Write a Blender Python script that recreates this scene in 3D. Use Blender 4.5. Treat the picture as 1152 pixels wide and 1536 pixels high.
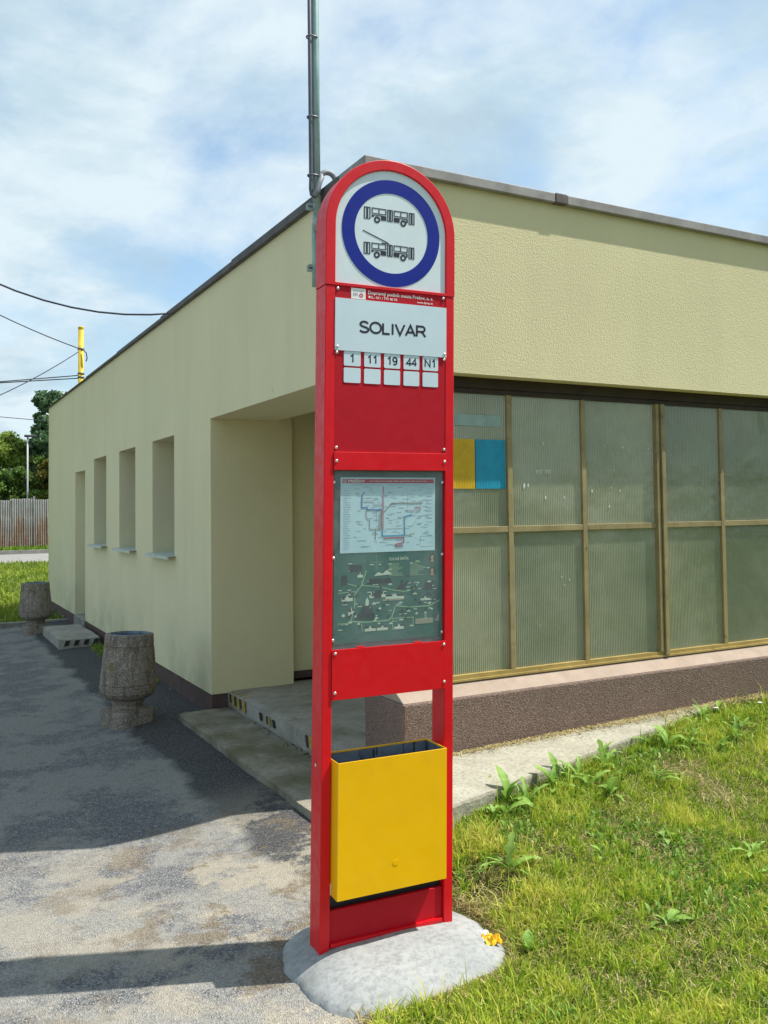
import bpy, bmesh, math, random
import numpy as np
from mathutils import Vector, Matrix, noise
R = math.radians
random.seed(7); rng = np.random.default_rng(7)
for o in list(bpy.data.objects): bpy.data.objects.remove(o)
S = bpy.context.scene; COL = S.collection

# ------------------------------------------------------------------ camera
cam = bpy.data.cameras.new('camera'); cam_o = bpy.data.objects.new('camera', cam); COL.objects.link(cam_o)
YAW, PIT, ROL, FPX = .5047, .0381, -.0129, 1340.6
fw = Vector((math.sin(YAW)*math.cos(PIT), math.cos(YAW)*math.cos(PIT), math.sin(PIT)))
r0 = Vector((math.cos(YAW), -math.sin(YAW), 0)); u0 = r0.cross(fw)
rt = r0*math.cos(ROL)+u0*math.sin(ROL); up = -r0*math.sin(ROL)+u0*math.cos(ROL)
M = Matrix((( rt.x, up.x, -fw.x, 0), (rt.y, up.y, -fw.y, 0), (rt.z, up.z, -fw.z, 1.6), (0, 0, 0, 1)))
cam_o.matrix_world = M
cam.sensor_fit = 'HORIZONTAL'; cam.sensor_width = 36; cam.lens = 36*FPX/1152
cam.shift_x = -(599.9-576)/1152; cam.shift_y = -(768-713.2)/1152
cam.clip_start = .05; cam.clip_end = 3000
S.camera = cam_o
S.render.resolution_x = 768; S.render.resolution_y = 1024

# ------------------------------------------------------------------ light
SUN_EL, SUN_PHI = R(60), R(22)             # phi: how far the sun stands in front of the +x axis
world = bpy.data.worlds.new('World'); S.world = world; world.use_nodes = True
nt = world.node_tree; N = nt.nodes; Lk = nt.links
for n in list(N): N.remove(n)
out = N.new('ShaderNodeOutputWorld'); bg = N.new('ShaderNodeBackground'); bg.inputs[1].default_value = .071
sky = N.new('ShaderNodeTexSky'); sky.sky_type = 'NISHITA'; sky.sun_disc = False
sky.sun_elevation = SUN_EL; sky.sun_rotation = math.pi/2 + SUN_PHI
sky.air_density = 1.0; sky.dust_density = 1.4; sky.ozone_density = 1.0
tc = N.new('ShaderNodeTexCoord'); sep = N.new('ShaderNodeSeparateXYZ'); Lk.new(tc.outputs['Generated'], sep.inputs[0])
def wmath(op, a, b=None, clamp=False):
    m = N.new('ShaderNodeMath'); m.operation = op; m.use_clamp = clamp
    for i, v in enumerate((a, b)):
        if v is None: continue
        if isinstance(v, (int, float)): m.inputs[i].default_value = v
        else: Lk.new(v, m.inputs[i])
    return m.outputs[0]
zz = wmath('ADD', wmath('MAXIMUM', sep.outputs[2], 0.0), .22)
cx = wmath('DIVIDE', sep.outputs[0], zz); cy = wmath('DIVIDE', sep.outputs[1], zz)
comb = N.new('ShaderNodeCombineXYZ'); Lk.new(cx, comb.inputs[0]); Lk.new(cy, comb.inputs[1])
def wnoise(scale, detail, rough, off, dist=0.0, sc=(1, 1, 1)):
    mp = N.new('ShaderNodeMapping'); mp.inputs['Location'].default_value = off; mp.inputs['Scale'].default_value = sc
    Lk.new(comb.outputs[0], mp.inputs[0])
    n = N.new('ShaderNodeTexNoise'); n.inputs['Scale'].default_value = scale; n.inputs['Detail'].default_value = detail
    n.inputs['Roughness'].default_value = rough; n.inputs['Distortion'].default_value = dist
    Lk.new(mp.outputs[0], n.inputs['Vector']); return n.outputs[0]
def wramp(v, stops):
    c = N.new('ShaderNodeValToRGB'); Lk.new(v, c.inputs[0])
    c.color_ramp.elements[0].position = stops[0][0]; c.color_ramp.elements[0].color = stops[0][1]
    c.color_ramp.elements[1].position = stops[-1][0]; c.color_ramp.elements[1].color = stops[-1][1]
    for p, q in stops[1:-1]:
        e = c.color_ramp.elements.new(p); e.color = q
    return c.outputs[0]
g = lambda v: (v, v, v, 1)
n1 = wnoise(1.7, 10, .60, (3.1, 1.7, 0), .25, (1, .8, 1))
n2 = wnoise(1.9, 9, .60, (11.3, 4.2, 2), .2)
cover = wramp(n1, [(.37, g(.12)), (.47, g(.62)), (.57, g(1))])
tone = wramp(n2, [(.34, (4.9, 6.5, 7.7, 1)), (.47, (6.2, 7.9, 8.9, 1)), (.57, (8.0, 9.3, 10.0, 1))])
mixs = N.new('ShaderNodeMix'); mixs.data_type = 'RGBA'
Lk.new(cover, mixs.inputs[0])
skm = N.new('ShaderNodeMix'); skm.data_type = 'RGBA'; skm.blend_type = 'MULTIPLY'; skm.inputs[0].default_value = 1
Lk.new(sky.outputs[0], skm.inputs[6]); skm.inputs[7].default_value = (2.0, 2.2, 2.1, 1)
Lk.new(skm.outputs[2], mixs.inputs[6]); Lk.new(tone, mixs.inputs[7])
Lk.new(mixs.outputs[2], bg.inputs[0]); Lk.new(bg.outputs[0], out.inputs[0])
sun = bpy.data.lights.new('sun', 'SUN'); sun.energy = 5.0; sun.angle = R(.6); sun.color = (1, .95, .87)
sun_o = bpy.data.objects.new('sun', sun); COL.objects.link(sun_o)
sd = Vector((math.cos(SUN_EL)*math.cos(SUN_PHI), -math.cos(SUN_EL)*math.sin(SUN_PHI), math.sin(SUN_EL)))
sun_o.rotation_euler = sd.to_track_quat('Z', 'Y').to_euler(); sun_o.location = sd*40
S.view_settings.view_transform = 'Standard'; S.view_settings.look = 'None'
S.view_settings.exposure = 0.46; S.view_settings.gamma = 1
try: S.view_settings.use_curve_mapping = False
except Exception: pass

# ------------------------------------------------------------------ materials
MATS = {}
class NB:
    def __init__(s, name):
        m = bpy.data.materials.new(name); m.use_nodes = True; s.m = m; s.t = m.node_tree; s.N = s.t.nodes; s.L = s.t.links
        s.b = s.N['Principled BSDF']; s.o = s.N['Material Output']; MATS[name] = m
        s.tc = s.N.new('ShaderNodeTexCoord'); s.co = s.tc.outputs['Object']
    def set(s, **k):
        for a, v in k.items():
            a = {'base': 'Base Color', 'rough': 'Roughness', 'metal': 'Metallic', 'spec': 'Specular IOR Level', 'coat': 'Coat Weight', 'coatr': 'Coat Roughness', 'trans': 'Transmission Weight', 'ior': 'IOR'}[a]
            i = s.b.inputs[a]
            if hasattr(v, 'node'): s.L.new(v, i)
            elif isinstance(v, tuple): i.default_value = v+(1,) if len(v) == 3 else v
            else: i.default_value = v
    def inp(s, sock, v):
        if hasattr(v, 'node'): s.L.new(v, sock)
        elif isinstance(v, tuple) and len(v) == 3 and sock.type == 'RGBA': sock.default_value = v+(1,)
        else: sock.default_value = v
    def map(s, sc=(1, 1, 1), loc=(0, 0, 0)):
        mp = s.N.new('ShaderNodeMapping'); mp.inputs['Scale'].default_value = sc; mp.inputs['Location'].default_value = loc
        s.L.new(s.co, mp.inputs[0]); return mp.outputs[0]
    def noise(s, scale, detail=4, rough=.55, vec=None, dist=0):
        n = s.N.new('ShaderNodeTexNoise'); n.inputs['Scale'].default_value = scale; n.inputs['Detail'].default_value = detail
        n.inputs['Roughness'].default_value = rough; n.inputs['Distortion'].default_value = dist
        s.L.new(vec or s.co, n.inputs['Vector']); return n.outputs[0]
    def voro(s, scale, feat='F1', vec=None, out='Distance'):
        n = s.N.new('ShaderNodeTexVoronoi'); n.feature = feat; n.inputs['Scale'].default_value = scale
        s.L.new(vec or s.co, n.inputs['Vector']); return n.outputs[out]
    def ramp(s, v, stops):
        c = s.N.new('ShaderNodeValToRGB'); s.L.new(v, c.inputs[0]); E = c.color_ramp.elements
        f = lambda q: (q, q, q, 1) if isinstance(q, (int, float)) else q+(1,)
        E[0].position = stops[0][0]; E[0].color = f(stops[0][1]); E[1].position = stops[-1][0]; E[1].color = f(stops[-1][1])
        for p, q in stops[1:-1]: e = E.new(p); e.color = f(q)
        return c.outputs[0]
    def mix(s, fac, a, b, mode='MIX'):
        n = s.N.new('ShaderNodeMix'); n.data_type = 'RGBA'; n.blend_type = mode
        s.inp(n.inputs[0], fac); s.inp(n.inputs[6], a); s.inp(n.inputs[7], b); return n.outputs[2]
    def math(s, op, a, b=0.0, clamp=False):
        n = s.N.new('ShaderNodeMath'); n.operation = op; n.use_clamp = clamp
        s.inp(n.inputs[0], a); s.inp(n.inputs[1], b); return n.outputs[0]
    def xyz(s):
        n = s.N.new('ShaderNodeSeparateXYZ'); s.L.new(s.co, n.inputs[0]); return n.outputs
    def bump(s, h, strength=.3, dist=.01):
        n = s.N.new('ShaderNodeBump'); n.inputs['Strength'].default_value = strength; n.inputs['Distance'].default_value = dist
        s.L.new(h, n.inputs['Height'])
        if s.b.inputs['Normal'].is_linked: s.L.new(s.b.inputs['Normal'].links[0].from_socket, n.inputs['Normal'])
        s.L.new(n.outputs[0], s.b.inputs['Normal'])
    def attr(s, name):
        n = s.N.new('ShaderNodeAttribute'); n.attribute_name = name; return n.outputs['Fac']
    def objrand(s):
        return s.N.new('ShaderNodeObjectInfo').outputs['Random']

def simple(name, base, rough=.5, metal=0., var=.08, scale=20, bump=.05, coat=0.):
    k = NB(name); n = k.noise(scale, 5)
    lo = tuple(c*(1-var*2) for c in base); hi = tuple(min(1, c*(1+var)) for c in base)
    k.set(base=k.ramp(n, [(.3, lo), (.7, hi)]), rough=rough, metal=metal, coat=coat)
    if bump: k.bump(k.noise(scale*6, 3), bump, .004)
    return k.m

def plaster(name, base, grain=95, gb=.5, stain=.12):
    k = NB(name)
    big = k.noise(.9, 5, .6); streak = k.noise(2.2, 4, .6, k.map((1.5, 1.5, .18)))
    fine = k.noise(grain, 3, .6); v = k.voro(grain*.62)
    c = k.mix(k.ramp(big, [(.35, 0.), (.75, 1.)]), base, tuple(x*(1-stain) for x in base))
    c = k.mix(k.math('MULTIPLY', k.ramp(streak, [(.5, 0.), (.75, 1.)]), .36), c, tuple(x*.80 for x in base))
    c = k.mix(k.ramp(fine, [(.30, .42), (.5, 0.)]), c, tuple(x*.62 for x in base))
    spots = k.ramp(k.voro(3.1), [(.02, .5), (.045, 0.)])
    c = k.mix(spots, c, tuple(x*.55 for x in base))
    k.set(base=c, rough=.92, spec=.2)
    k.bump(fine, gb, .006); k.bump(v, gb*.7, .005)
    return k
pk = plaster('yellow_plaster', (.73, .665, .41), 170, .34)
# grime splashed up the lowest part of the wall (dirt with a shape of its own)
pk2 = plaster('yellow_plaster_fine', (.74, .685, .445), 140, .10, .08)
_z = pk2.xyz()[2]; splash = pk2.math('MULTIPLY', pk2.ramp(_z, [(.15, 1.), (.75, 0.)]), pk2.ramp(pk2.noise(1.6, 6, .65), [(.46, 0.), (.66, .55)]))
src = pk2.b.inputs['Base Color'].links[0].from_socket
pk2.set(base=pk2.mix(splash, src, (.30, .33, .22)))

k = NB('brown_mosaic_plaster'); v = k.voro(210, out='Color'); sepc = k.N.new('ShaderNodeSeparateColor'); k.L.new(v, sepc.inputs[0])
c = k.ramp(sepc.outputs[0], [(.05, (.10, .062, .05)), (.4, (.165, .108, .086)), (.75, (.21, .145, .115)), (1., (.28, .205, .165))])
c = k.mix(k.ramp(k.noise(3, 4), [(.4, 0.), (.8, .35)]), c, (.10, .065, .05)); k.set(base=c, rough=.8); k.bump(k.voro(150), .6, .004)
k = NB('brown_plinth_paint'); c = k.ramp(k.noise(6, 6, .6), [(.3, (.060, .035, .030)), (.7, (.105, .066, .056))]); k.set(base=c, rough=.85); k.bump(k.noise(90, 3), .3, .004)
k = NB('pink_render'); c = k.ramp(k.noise(9, 6, .6), [(.3, (.29, .225, .175)), (.7, (.37, .29, .23))]); k.set(base=c, rough=.9); k.bump(k.noise(140, 3), .4, .004)

def concrete(name, a, b, moss=None, mossamt=.5, grain=70, gb=.35):
    k = NB(name); n = k.noise(4, 7, .65); f = k.noise(grain, 4, .7)
    c = k.ramp(n, [(.3, a), (.7, b)]); c = k.mix(k.ramp(f, [(.35, .5), (.55, 0.)]), c, tuple(x*.55 for x in a))
    if moss: c = k.mix(k.ramp(k.noise(2.6, 7, .7), [(1-mossamt-.08, 0.), (1-mossamt+.12, .85)]), c, moss)
    cr = k.ramp(k.voro(2.2, 'DISTANCE_TO_EDGE', k.map((1, 1, 1))), [(.0, .6), (.012, 0.)])
    k.set(base=c, rough=.92, spec=.25); k.bump(n, .4, .02); k.bump(f, gb, .006); return k
concrete('step_concrete', (.27, .255, .225), (.42, .40, .355), (.16, .155, .10), .42)
concrete('slab_concrete', (.19, .175, .135), (.33, .305, .24), (.115, .11, .055), .5)
concrete('apron_concrete', (.31, .295, .23), (.44, .42, .335), (.21, .195, .12), .38, 45, .9)
concrete('fresh_concrete', (.27, .285, .285), (.37, .38, .375), (.20, .20, .18), .40, 45, .2)
concrete('kerb_concrete', (.22, .21, .19), (.34, .33, .30), (.1, .11, .05), .4)
k = NB('exposed_aggregate'); v = k.voro(130, out='Color'); sc_ = k.N.new('ShaderNodeSeparateColor'); k.L.new(v, sc_.inputs[0])
c = k.ramp(sc_.outputs[0], [(0., (.15, .125, .10)), (.5, (.24, .205, .17)), (.85, (.31, .27, .225)), (1., (.42, .37, .31))])
vs = k.noise(9, 6, .65, k.map((3, 3, .5))); c = k.mix(k.ramp(vs, [(.50, 0.), (.68, .6)]), c, (.05, .045, .032))
c = k.mix(k.ramp(k.noise(7, 5, .6), [(.58, 0.), (.68, .7)]), c, (.16, .12, .03))
k.set(base=c, rough=.95, spec=.2); k.bump(k.voro(130), .7, .004)

# asphalt: old grey surface, dusty and sandy patches, a darker strip along the step slab
k = NB('asphalt'); X = k.xyz()
sp = k.voro(190, out='Color'); s2 = k.N.new('ShaderNodeSeparateColor'); k.L.new(sp, s2.inputs[0])
c = k.ramp(s2.outputs[0], [(0., (.065, .068, .074)), (.55, (.155, .16, .165)), (.9, (.24, .24, .24)), (1., (.42, .41, .39))])
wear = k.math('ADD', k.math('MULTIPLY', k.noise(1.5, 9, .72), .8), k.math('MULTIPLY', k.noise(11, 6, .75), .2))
yd_shade = k.N.new('ShaderNodeMapRange'); yd_shade.inputs[1].default_value = 4.2; yd_shade.inputs[2].default_value = 6.5; yd_shade.inputs[3].default_value = 1; yd_shade.inputs[4].default_value = .72; k.L.new(X[1], yd_shade.inputs[0])  # fewer pale patches towards the building: less dust, also shade painted in
c = k.mix(k.math('MULTIPLY', k.ramp(wear, [(.455, 0.), (.515, .9)]), yd_shade.outputs[0]), c, k.mix(k.ramp(s2.outputs[1], [(.3, 0.), (.9, 1.)]), (.23, .225, .205), (.36, .35, .32)))
strip = k.math('ADD', X[0], k.math('MULTIPLY', k.noise(1.3, 6, .6), .55))       # dark newer strip by the slab
band = k.ramp(strip, [(.30, 0.), (.36, 0.), (.37, 0.)])
mr = k.N.new('ShaderNodeMapRange'); mr.inputs[1].default_value = 1.72; mr.inputs[2].default_value = 1.80; k.L.new(strip, mr.inputs[0])
yb = k.N.new('ShaderNodeMapRange'); yb.inputs[1].default_value = 3.6; yb.inputs[2].default_value = 4.1; k.L.new(k.math('ADD', X[1], k.math('MULTIPLY', k.noise(2, 5), .5)), yb.inputs[0])
dk = k.ramp(s2.outputs[0], [(0., (.022, .023, .026)), (.7, (.066, .067, .07)), (1., (.16, .16, .16))])
c = k.mix(k.math('MULTIPLY', k.math('MULTIPLY', mr.outputs[0], yb.outputs[0]), .92), c, dk)
sn = k.math('ADD', k.math('MULTIPLY', k.noise(1.9, 9, .72, k.map((1, 1, 1), (4.4, 2.2, 0))), .8), k.math('MULTIPLY', k.noise(14, 6, .75), .2))                    # sand
mx = k.N.new('ShaderNodeMapRange'); mx.inputs[1].default_value = -.2; mx.inputs[2].default_value = 1.1; k.L.new(X[0], mx.inputs[0])
my = k.N.new('ShaderNodeMapRange'); my.inputs[1].default_value = 5.2; my.inputs[2].default_value = 4.2; k.L.new(X[1], my.inputs[0])
sf = k.math('MULTIPLY', k.math('MULTIPLY', k.ramp(sn, [(.49, 0.), (.545, .85)]), mx.outputs[0]), my.outputs[0])
c = k.mix(sf, c, k.mix(k.ramp(s2.outputs[2], [(.2, 0.), (.9, 1.)]), (.32, .285, .22), (.43, .39, .31)))
dirt = k.noise(2.6, 8, .74, k.map((1, 1, 1), (9, 5, 1)))
df = k.math('MULTIPLY', k.math('MULTIPLY', k.ramp(dirt, [(.52, 0.), (.57, .8)]), mx.outputs[0]), my.outputs[0])
c = k.mix(df, c, k.mix(k.ramp(s2.outputs[0], [(.1, 0.), (.95, 1.)]), (.10, .078, .05), (.24, .19, .13)))
k.set(base=c, rough=.93, spec=.25); k.bump(k.voro(190), .9, .006); k.bump(k.noise(14, 4), .35, .02)
k = NB('soil'); c = k.ramp(k.noise(18, 7, .7), [(.3, (.05, .05, .018)), (.55, (.11, .12, .035)), (.8, (.18, .18, .07))]); k.set(base=c, rough=1, spec=.1); k.bump(k.noise(40, 5), .9, .02)
k = NB('far_ground'); c = k.ramp(k.noise(.35, 8, .7), [(.3, (.05, .075, .018)), (.7, (.11, .14, .035))]); k.set(base=c, rough=1, spec=.1)
simple('path_paving', (.25, .24, .225), .9, var=.08, scale=3, bump=.2)

def grassmat(name, stops, tl=.35):
    k = NB(name); a = k.attr('tint'); c = k.ramp(a, stops); k.set(base=c, rough=.55, spec=.3)
    tr = k.N.new('ShaderNodeBsdfTranslucent'); k.L.new(k.mix(.5, c, (.25, .32, .03), 'ADD') if False else c, tr.inputs[0])
    ms = k.N.new('ShaderNodeMixShader'); ms.inputs[0].default_value = tl
    k.L.new(k.b.outputs[0], ms.inputs[1]); k.L.new(tr.outputs[0], ms.inputs[2]); k.L.new(ms.outputs[0], k.o.inputs[0]); return k.m
grassmat('grass_blades', [(0., (.05, .13, .010)), (.38, (.22, .36, .022)), (.72, (.44, .54, .04)), (1., (.66, .62, .14))])
grassmat('dry_grass_blades', [(0., (.20, .14, .05)), (.5, (.42, .35, .14)), (1., (.64, .56, .27))], .2)
grassmat('far_grass_blades', [(0., (.10, .17, .015)), (.5, (.20, .29, .02)), (1., (.38, .40, .05))])
grassmat('weed_leaf', [(0., (.09, .20, .025)), (.6, (.20, .38, .05)), (1., (.36, .50, .14))])
grassmat('tree_leaves', [(0., (.05, .10, .02)), (.5, (.12, .21, .04)), (1., (.24, .34, .07))], .3)
grassmat('light_tree_leaves', [(0., (.12, .20, .03)), (.5, (.28, .38, .07)), (1., (.45, .53, .14))], .35)
grassmat('bluish_tree_leaves', [(0., (.05, .10, .05)), (.5, (.11, .20, .09)), (1., (.20, .31, .14))], .3)
grassmat('autumn_leaves', [(0., (.05, .07, .012)), (.55, (.12, .12, .02)), (1., (.32, .16, .03))], .3)
simple('bark', (.10, .075, .05), .95, var=.3, scale=8, bump=.6)

def paint(name, base, rough=.3, coat=.3, var=.03, sp_=.35):
    k = NB(name); n = k.noise(6, 5, .6)
    c = k.ramp(n, [(.35, tuple(x*(1-var*3) for x in base)), (.65, base)])
    scr = k.ramp(k.voro(17), [(.012, .5), (.02, 0.)]); c = k.mix(scr, c, tuple(x*.5+.06 for x in base))
    k.set(base=c, rough=k.ramp(k.noise(25, 5), [(.3, rough*.85), (.7, min(1, rough*1.35))]), coat=coat, coatr=.15)
    k.set(spec=sp_); k.bump(k.noise(60, 3), .03, .003); return k
paint('red_paint', (.68, .002, .010), .42, .08)
paint('red_sheet', (.46, .003, .014), .5, .0, .03, .25)
k = paint('yellow_paint', (.92, .50, .002), .38, .2, .02)
src = k.b.inputs['Base Color'].links[0].from_socket
k.set(base=k.mix(k.math('MULTIPLY', k.ramp(k.noise(3.5, 6, .7), [(.56, 0.), (.72, .22)]), 1.), src, (.45, .27, .04)))
paint('yellow_pole_paint', (.72, .50, .03), .5, .0, .1)
paint('white_sheet', (.68, .77, .80), .35, .2, .02)
paint('white_pale_sheet', (.60, .72, .78), .35, .15, .02)
paint('blue_sheet', (.006, .022, .27), .5, .0, .03, .2)
simple('black_print', (.008, .010, .022), .5, var=0.05, bump=0)
simple('white_print', (.80, .78, .76), .5, var=0.02, bump=0)
simple('grey_print', (.30, .34, .36), .6, var=0.05, bump=0)
simple('screw_metal', (.70, .68, .66), .28, .7, bump=0)
k = NB('bin_inside_metal'); c = k.ramp(k.noise(9, 6, .7), [(.35, (.10, .13, .16)), (.6, (.19, .24, .29))]); c = k.mix(k.ramp(k.noise(14, 5, .7, k.map((2.5, 2.5, .5))), [(.58, 0.), (.64, .9)]), c, (.03, .022, .015)); k.set(base=c, rough=.55, metal=.3)
k = NB('galvanised_steel'); c = k.ramp(k.voro(40, out='Color'), [(0., (.25, .30, .30)), (1., (.40, .46, .46))]); k.set(base=c, rough=.5, metal=.55)
simple('pole_green_grey', (.30, .42, .40), .45, .4, var=.1, scale=12)
simple('dark_conduit', (.085, .095, .125), .5, .1, var=.1)
simple('grey_conduit', (.22, .235, .25), .55, .1, var=.1, scale=60, bump=.3)
k = NB('zinc_coping'); c = k.ramp(k.noise(5, 7, .65), [(.3, (.20, .19, .185)), (.7, (.36, .345, .33))]); c = k.mix(k.ramp(k.noise(3, 4, .6, k.map((6, 6, .5))), [(.55, 0.), (.7, .5)]), c, (.28, .17, .13)); k.set(base=c, rough=.7, metal=.15); k.bump(k.noise(80, 3), .15, .004)
simple('dark_coping', (.10, .095, .095), .7, .1, var=.2, scale=5)
simple('coping_patch', (.13, .11, .11), .8, .1, var=.2, scale=15)
k = NB('frame_paint'); c = k.ramp(k.noise(7, 6, .6), [(.3, (.22, .175, .08)), (.7, (.34, .28, .135))]); c = k.mix(k.ramp(k.noise(30, 5, .7), [(.62, 0.), (.67, .8)]), c, (.10, .06, .03)); k.set(base=c, rough=.6); k.bump(k.noise(40, 4), .2, .004)
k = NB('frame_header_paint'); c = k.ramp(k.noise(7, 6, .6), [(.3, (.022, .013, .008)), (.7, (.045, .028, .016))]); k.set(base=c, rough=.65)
k = NB('frame_bottom_paint'); c = k.ramp(k.noise(7, 6, .6), [(.3, (.28, .20, .06)), (.7, (.42, .31, .10))]); c = k.mix(k.ramp(k.noise(26, 5, .7), [(.60, 0.), (.66, .8)]), c, (.16, .10, .05)); k.set(base=c, rough=.6)
# ribbed milky glass: a dusty greenish film on a see-through sheet
k = NB('ribbed_glass'); film = k.ramp(k.noise(2.2, 7, .65), [(.3, (.36, .38, .235)), (.7, (.53, .54, .38))])
film = k.mix(k.ramp(k.noise(8, 6, .8), [(.60, 0.), (.72, .35)]), film, (.40, .44, .40))
zz3 = k.xyz()[2]
def dustband(z0_, w_):
    q = k.N.new('ShaderNodeMapRange'); q.inputs[1].default_value = z0_+w_; q.inputs[2].default_value = z0_; k.L.new(k.math('ADD', zz3, k.math('MULTIPLY', k.noise(5, 5, .7), .05)), q.inputs[0]); return q.outputs[0]
lowd = dustband(.70, .16); upd = k.math('MULTIPLY', dustband(1.52, .16), k.math('GREATER_THAN', zz3, 1.48))
film = k.mix(k.math('MULTIPLY', k.math('MAXIMUM', lowd, upd), .55), film, (.50, .52, .40))
film = k.mix(k.math('MULTIPLY', k.ramp(k.noise(5, 6, .7, k.map((3, 3, .25))), [(.50, 0.), (.72, 1.)]), .45), film, (.45, .47, .36))
film = k.mix(k.ramp(k.noise(1.1, 4, .6, k.map((1, 1, 1), (5, 2, 7))), [(.45, 0.), (.62, .5)]), film, (.21, .25, .14))
orr = k.objrand(); film = k.mix(k.math('MULTIPLY', orr, .45), film, (.20, .26, .20)); k.set(base=film, rough=.13, spec=.9, coat=.5, coatr=.1); k.bump(k.noise(3.0, 3), .6, .02)
tr = k.N.new('ShaderNodeBsdfTransparent'); tr.inputs[0].default_value = (.66, .74, .64, 1)
ms = k.N.new('ShaderNodeMixShader'); k.L.new(k.ramp(k.noise(1.6, 5, .6), [(.3, .16), (.7, .34)]), ms.inputs[0])
k.L.new(k.b.outputs[0], ms.inputs[1]); k.L.new(tr.outputs[0], ms.inputs[2]); k.L.new(ms.outputs[0], k.o.inputs[0])
k = NB('window_glass'); k.set(base=(.03, .035, .035), rough=.06, spec=.6)
k = NB('acrylic_sheet'); k.set(base=(.8, .85, .85), rough=.12, spec=.5)
tr = k.N.new('ShaderNodeBsdfTransparent'); tr.inputs[0].default_value = (.9, .95, .94, 1)
ms = k.N.new('ShaderNodeMixShader'); k.L.new(k.ramp(k.noise(5, 6, .7), [(.35, .97), (.75, .90)]), ms.inputs[0]); k.L.new(k.b.outputs[0], ms.inputs[1]); k.L.new(tr.outputs[0], ms.inputs[2]); k.L.new(ms.outputs[0], k.o.inputs[0])
simple('white_frame', (.62, .64, .62), .5)
simple('sill_metal', (.50, .56, .52), .45, .2, var=.06)
simple('interior_paint', (.42, .43, .30), .9)
simple('flag_yellow', (.62, .40, .01), .6, bump=0); simple('flag_blue', (.01, .30, .46), .6, bump=0)
simple('pale_strip_tone', (.30, .42, .38), .6, bump=0)
k = NB('poster_green'); c = k.ramp(k.noise(9, 5, .6), [(.3, (.022, .10, .085)), (.7, (.036, .135, .115))]); k.set(base=c, rough=.5)
simple('poster_board', (.075, .125, .125), .6, var=.12, scale=8)
k = NB('map_paper'); k.set(base=k.ramp(k.noise(12, 4), [(.3, (.56, .68, .78)), (.7, (.63, .74, .82))]), rough=.6)
for nm, cc in dict(map_red=(.55, .03, .08), map_blue=(.04, .12, .42), map_cyan=(.04, .30, .55), map_brown=(.28, .16, .12), map_pink=(.62, .25, .32), map_pale=(.36, .42, .50),
                   map_road=(.30, .42, .26), map_house=(.62, .63, .52), map_roof=(.018, .026, .035), map_dark=(.015, .06, .06), map_skin=(.42, .28, .14), map_tan=(.35, .30, .24), map_yellow=(.5, .45, .2)).items():
    simple(nm, cc, .6, var=.05, bump=0)
simple('hazard_black', (.02, .02, .018), .8, var=.2, scale=40); simple('hazard_yellow', (.36, .27, .06), .8, var=.25, scale=40)
k = NB('rusty_sheet'); vs = k.noise(1.6, 7, .7, k.map((4, 4, .35))); c = k.ramp(k.noise(2, 6, .6), [(.3, (.24, .235, .225)), (.7, (.40, .395, .375))])
zr = k.N.new('ShaderNodeMapRange'); zr.inputs[1].default_value = 2.6; zr.inputs[2].default_value = .2; zr.inputs[3].default_value = -.10; zr.inputs[4].default_value = .16; k.L.new(k.xyz()[2], zr.inputs[0])
c = k.mix(k.ramp(k.math('ADD', vs, zr.outputs[0]), [(.53, 0.), (.64, .85)]), c, k.ramp(k.noise(9, 5), [(.3, (.17, .09, .055)), (.7, (.32, .19, .11))]))
k.set(base=c, rough=.85)
simple('wrapper_yellow', (.80, .52, .02), .35, var=.1, bump=0); simple('wrapper_white', (.75, .76, .78), .35, bump=0)
simple('cable_black', (.03, .035, .06), .6, bump=0)
simple('lamp_grey', (.42, .42, .42), .5, bump=0); simple('lamp_head_dark', (.05, .05, .06), .5, bump=0)
simple('petal_white', (.80, .80, .78), .7, bump=0); simple('pebble_stone', (.28, .265, .235), .9, var=.3, scale=9, bump=.2)
simple('paint_fleck', (.62, .68, .62), .7, bump=0)
simple('flat_roof_felt', (.10, .10, .10), .9)
mat = lambda n: MATS[n] if n in MATS else bpy.data.materials[n]
for m_ in bpy.data.materials: MATS[m_.name] = m_

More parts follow.
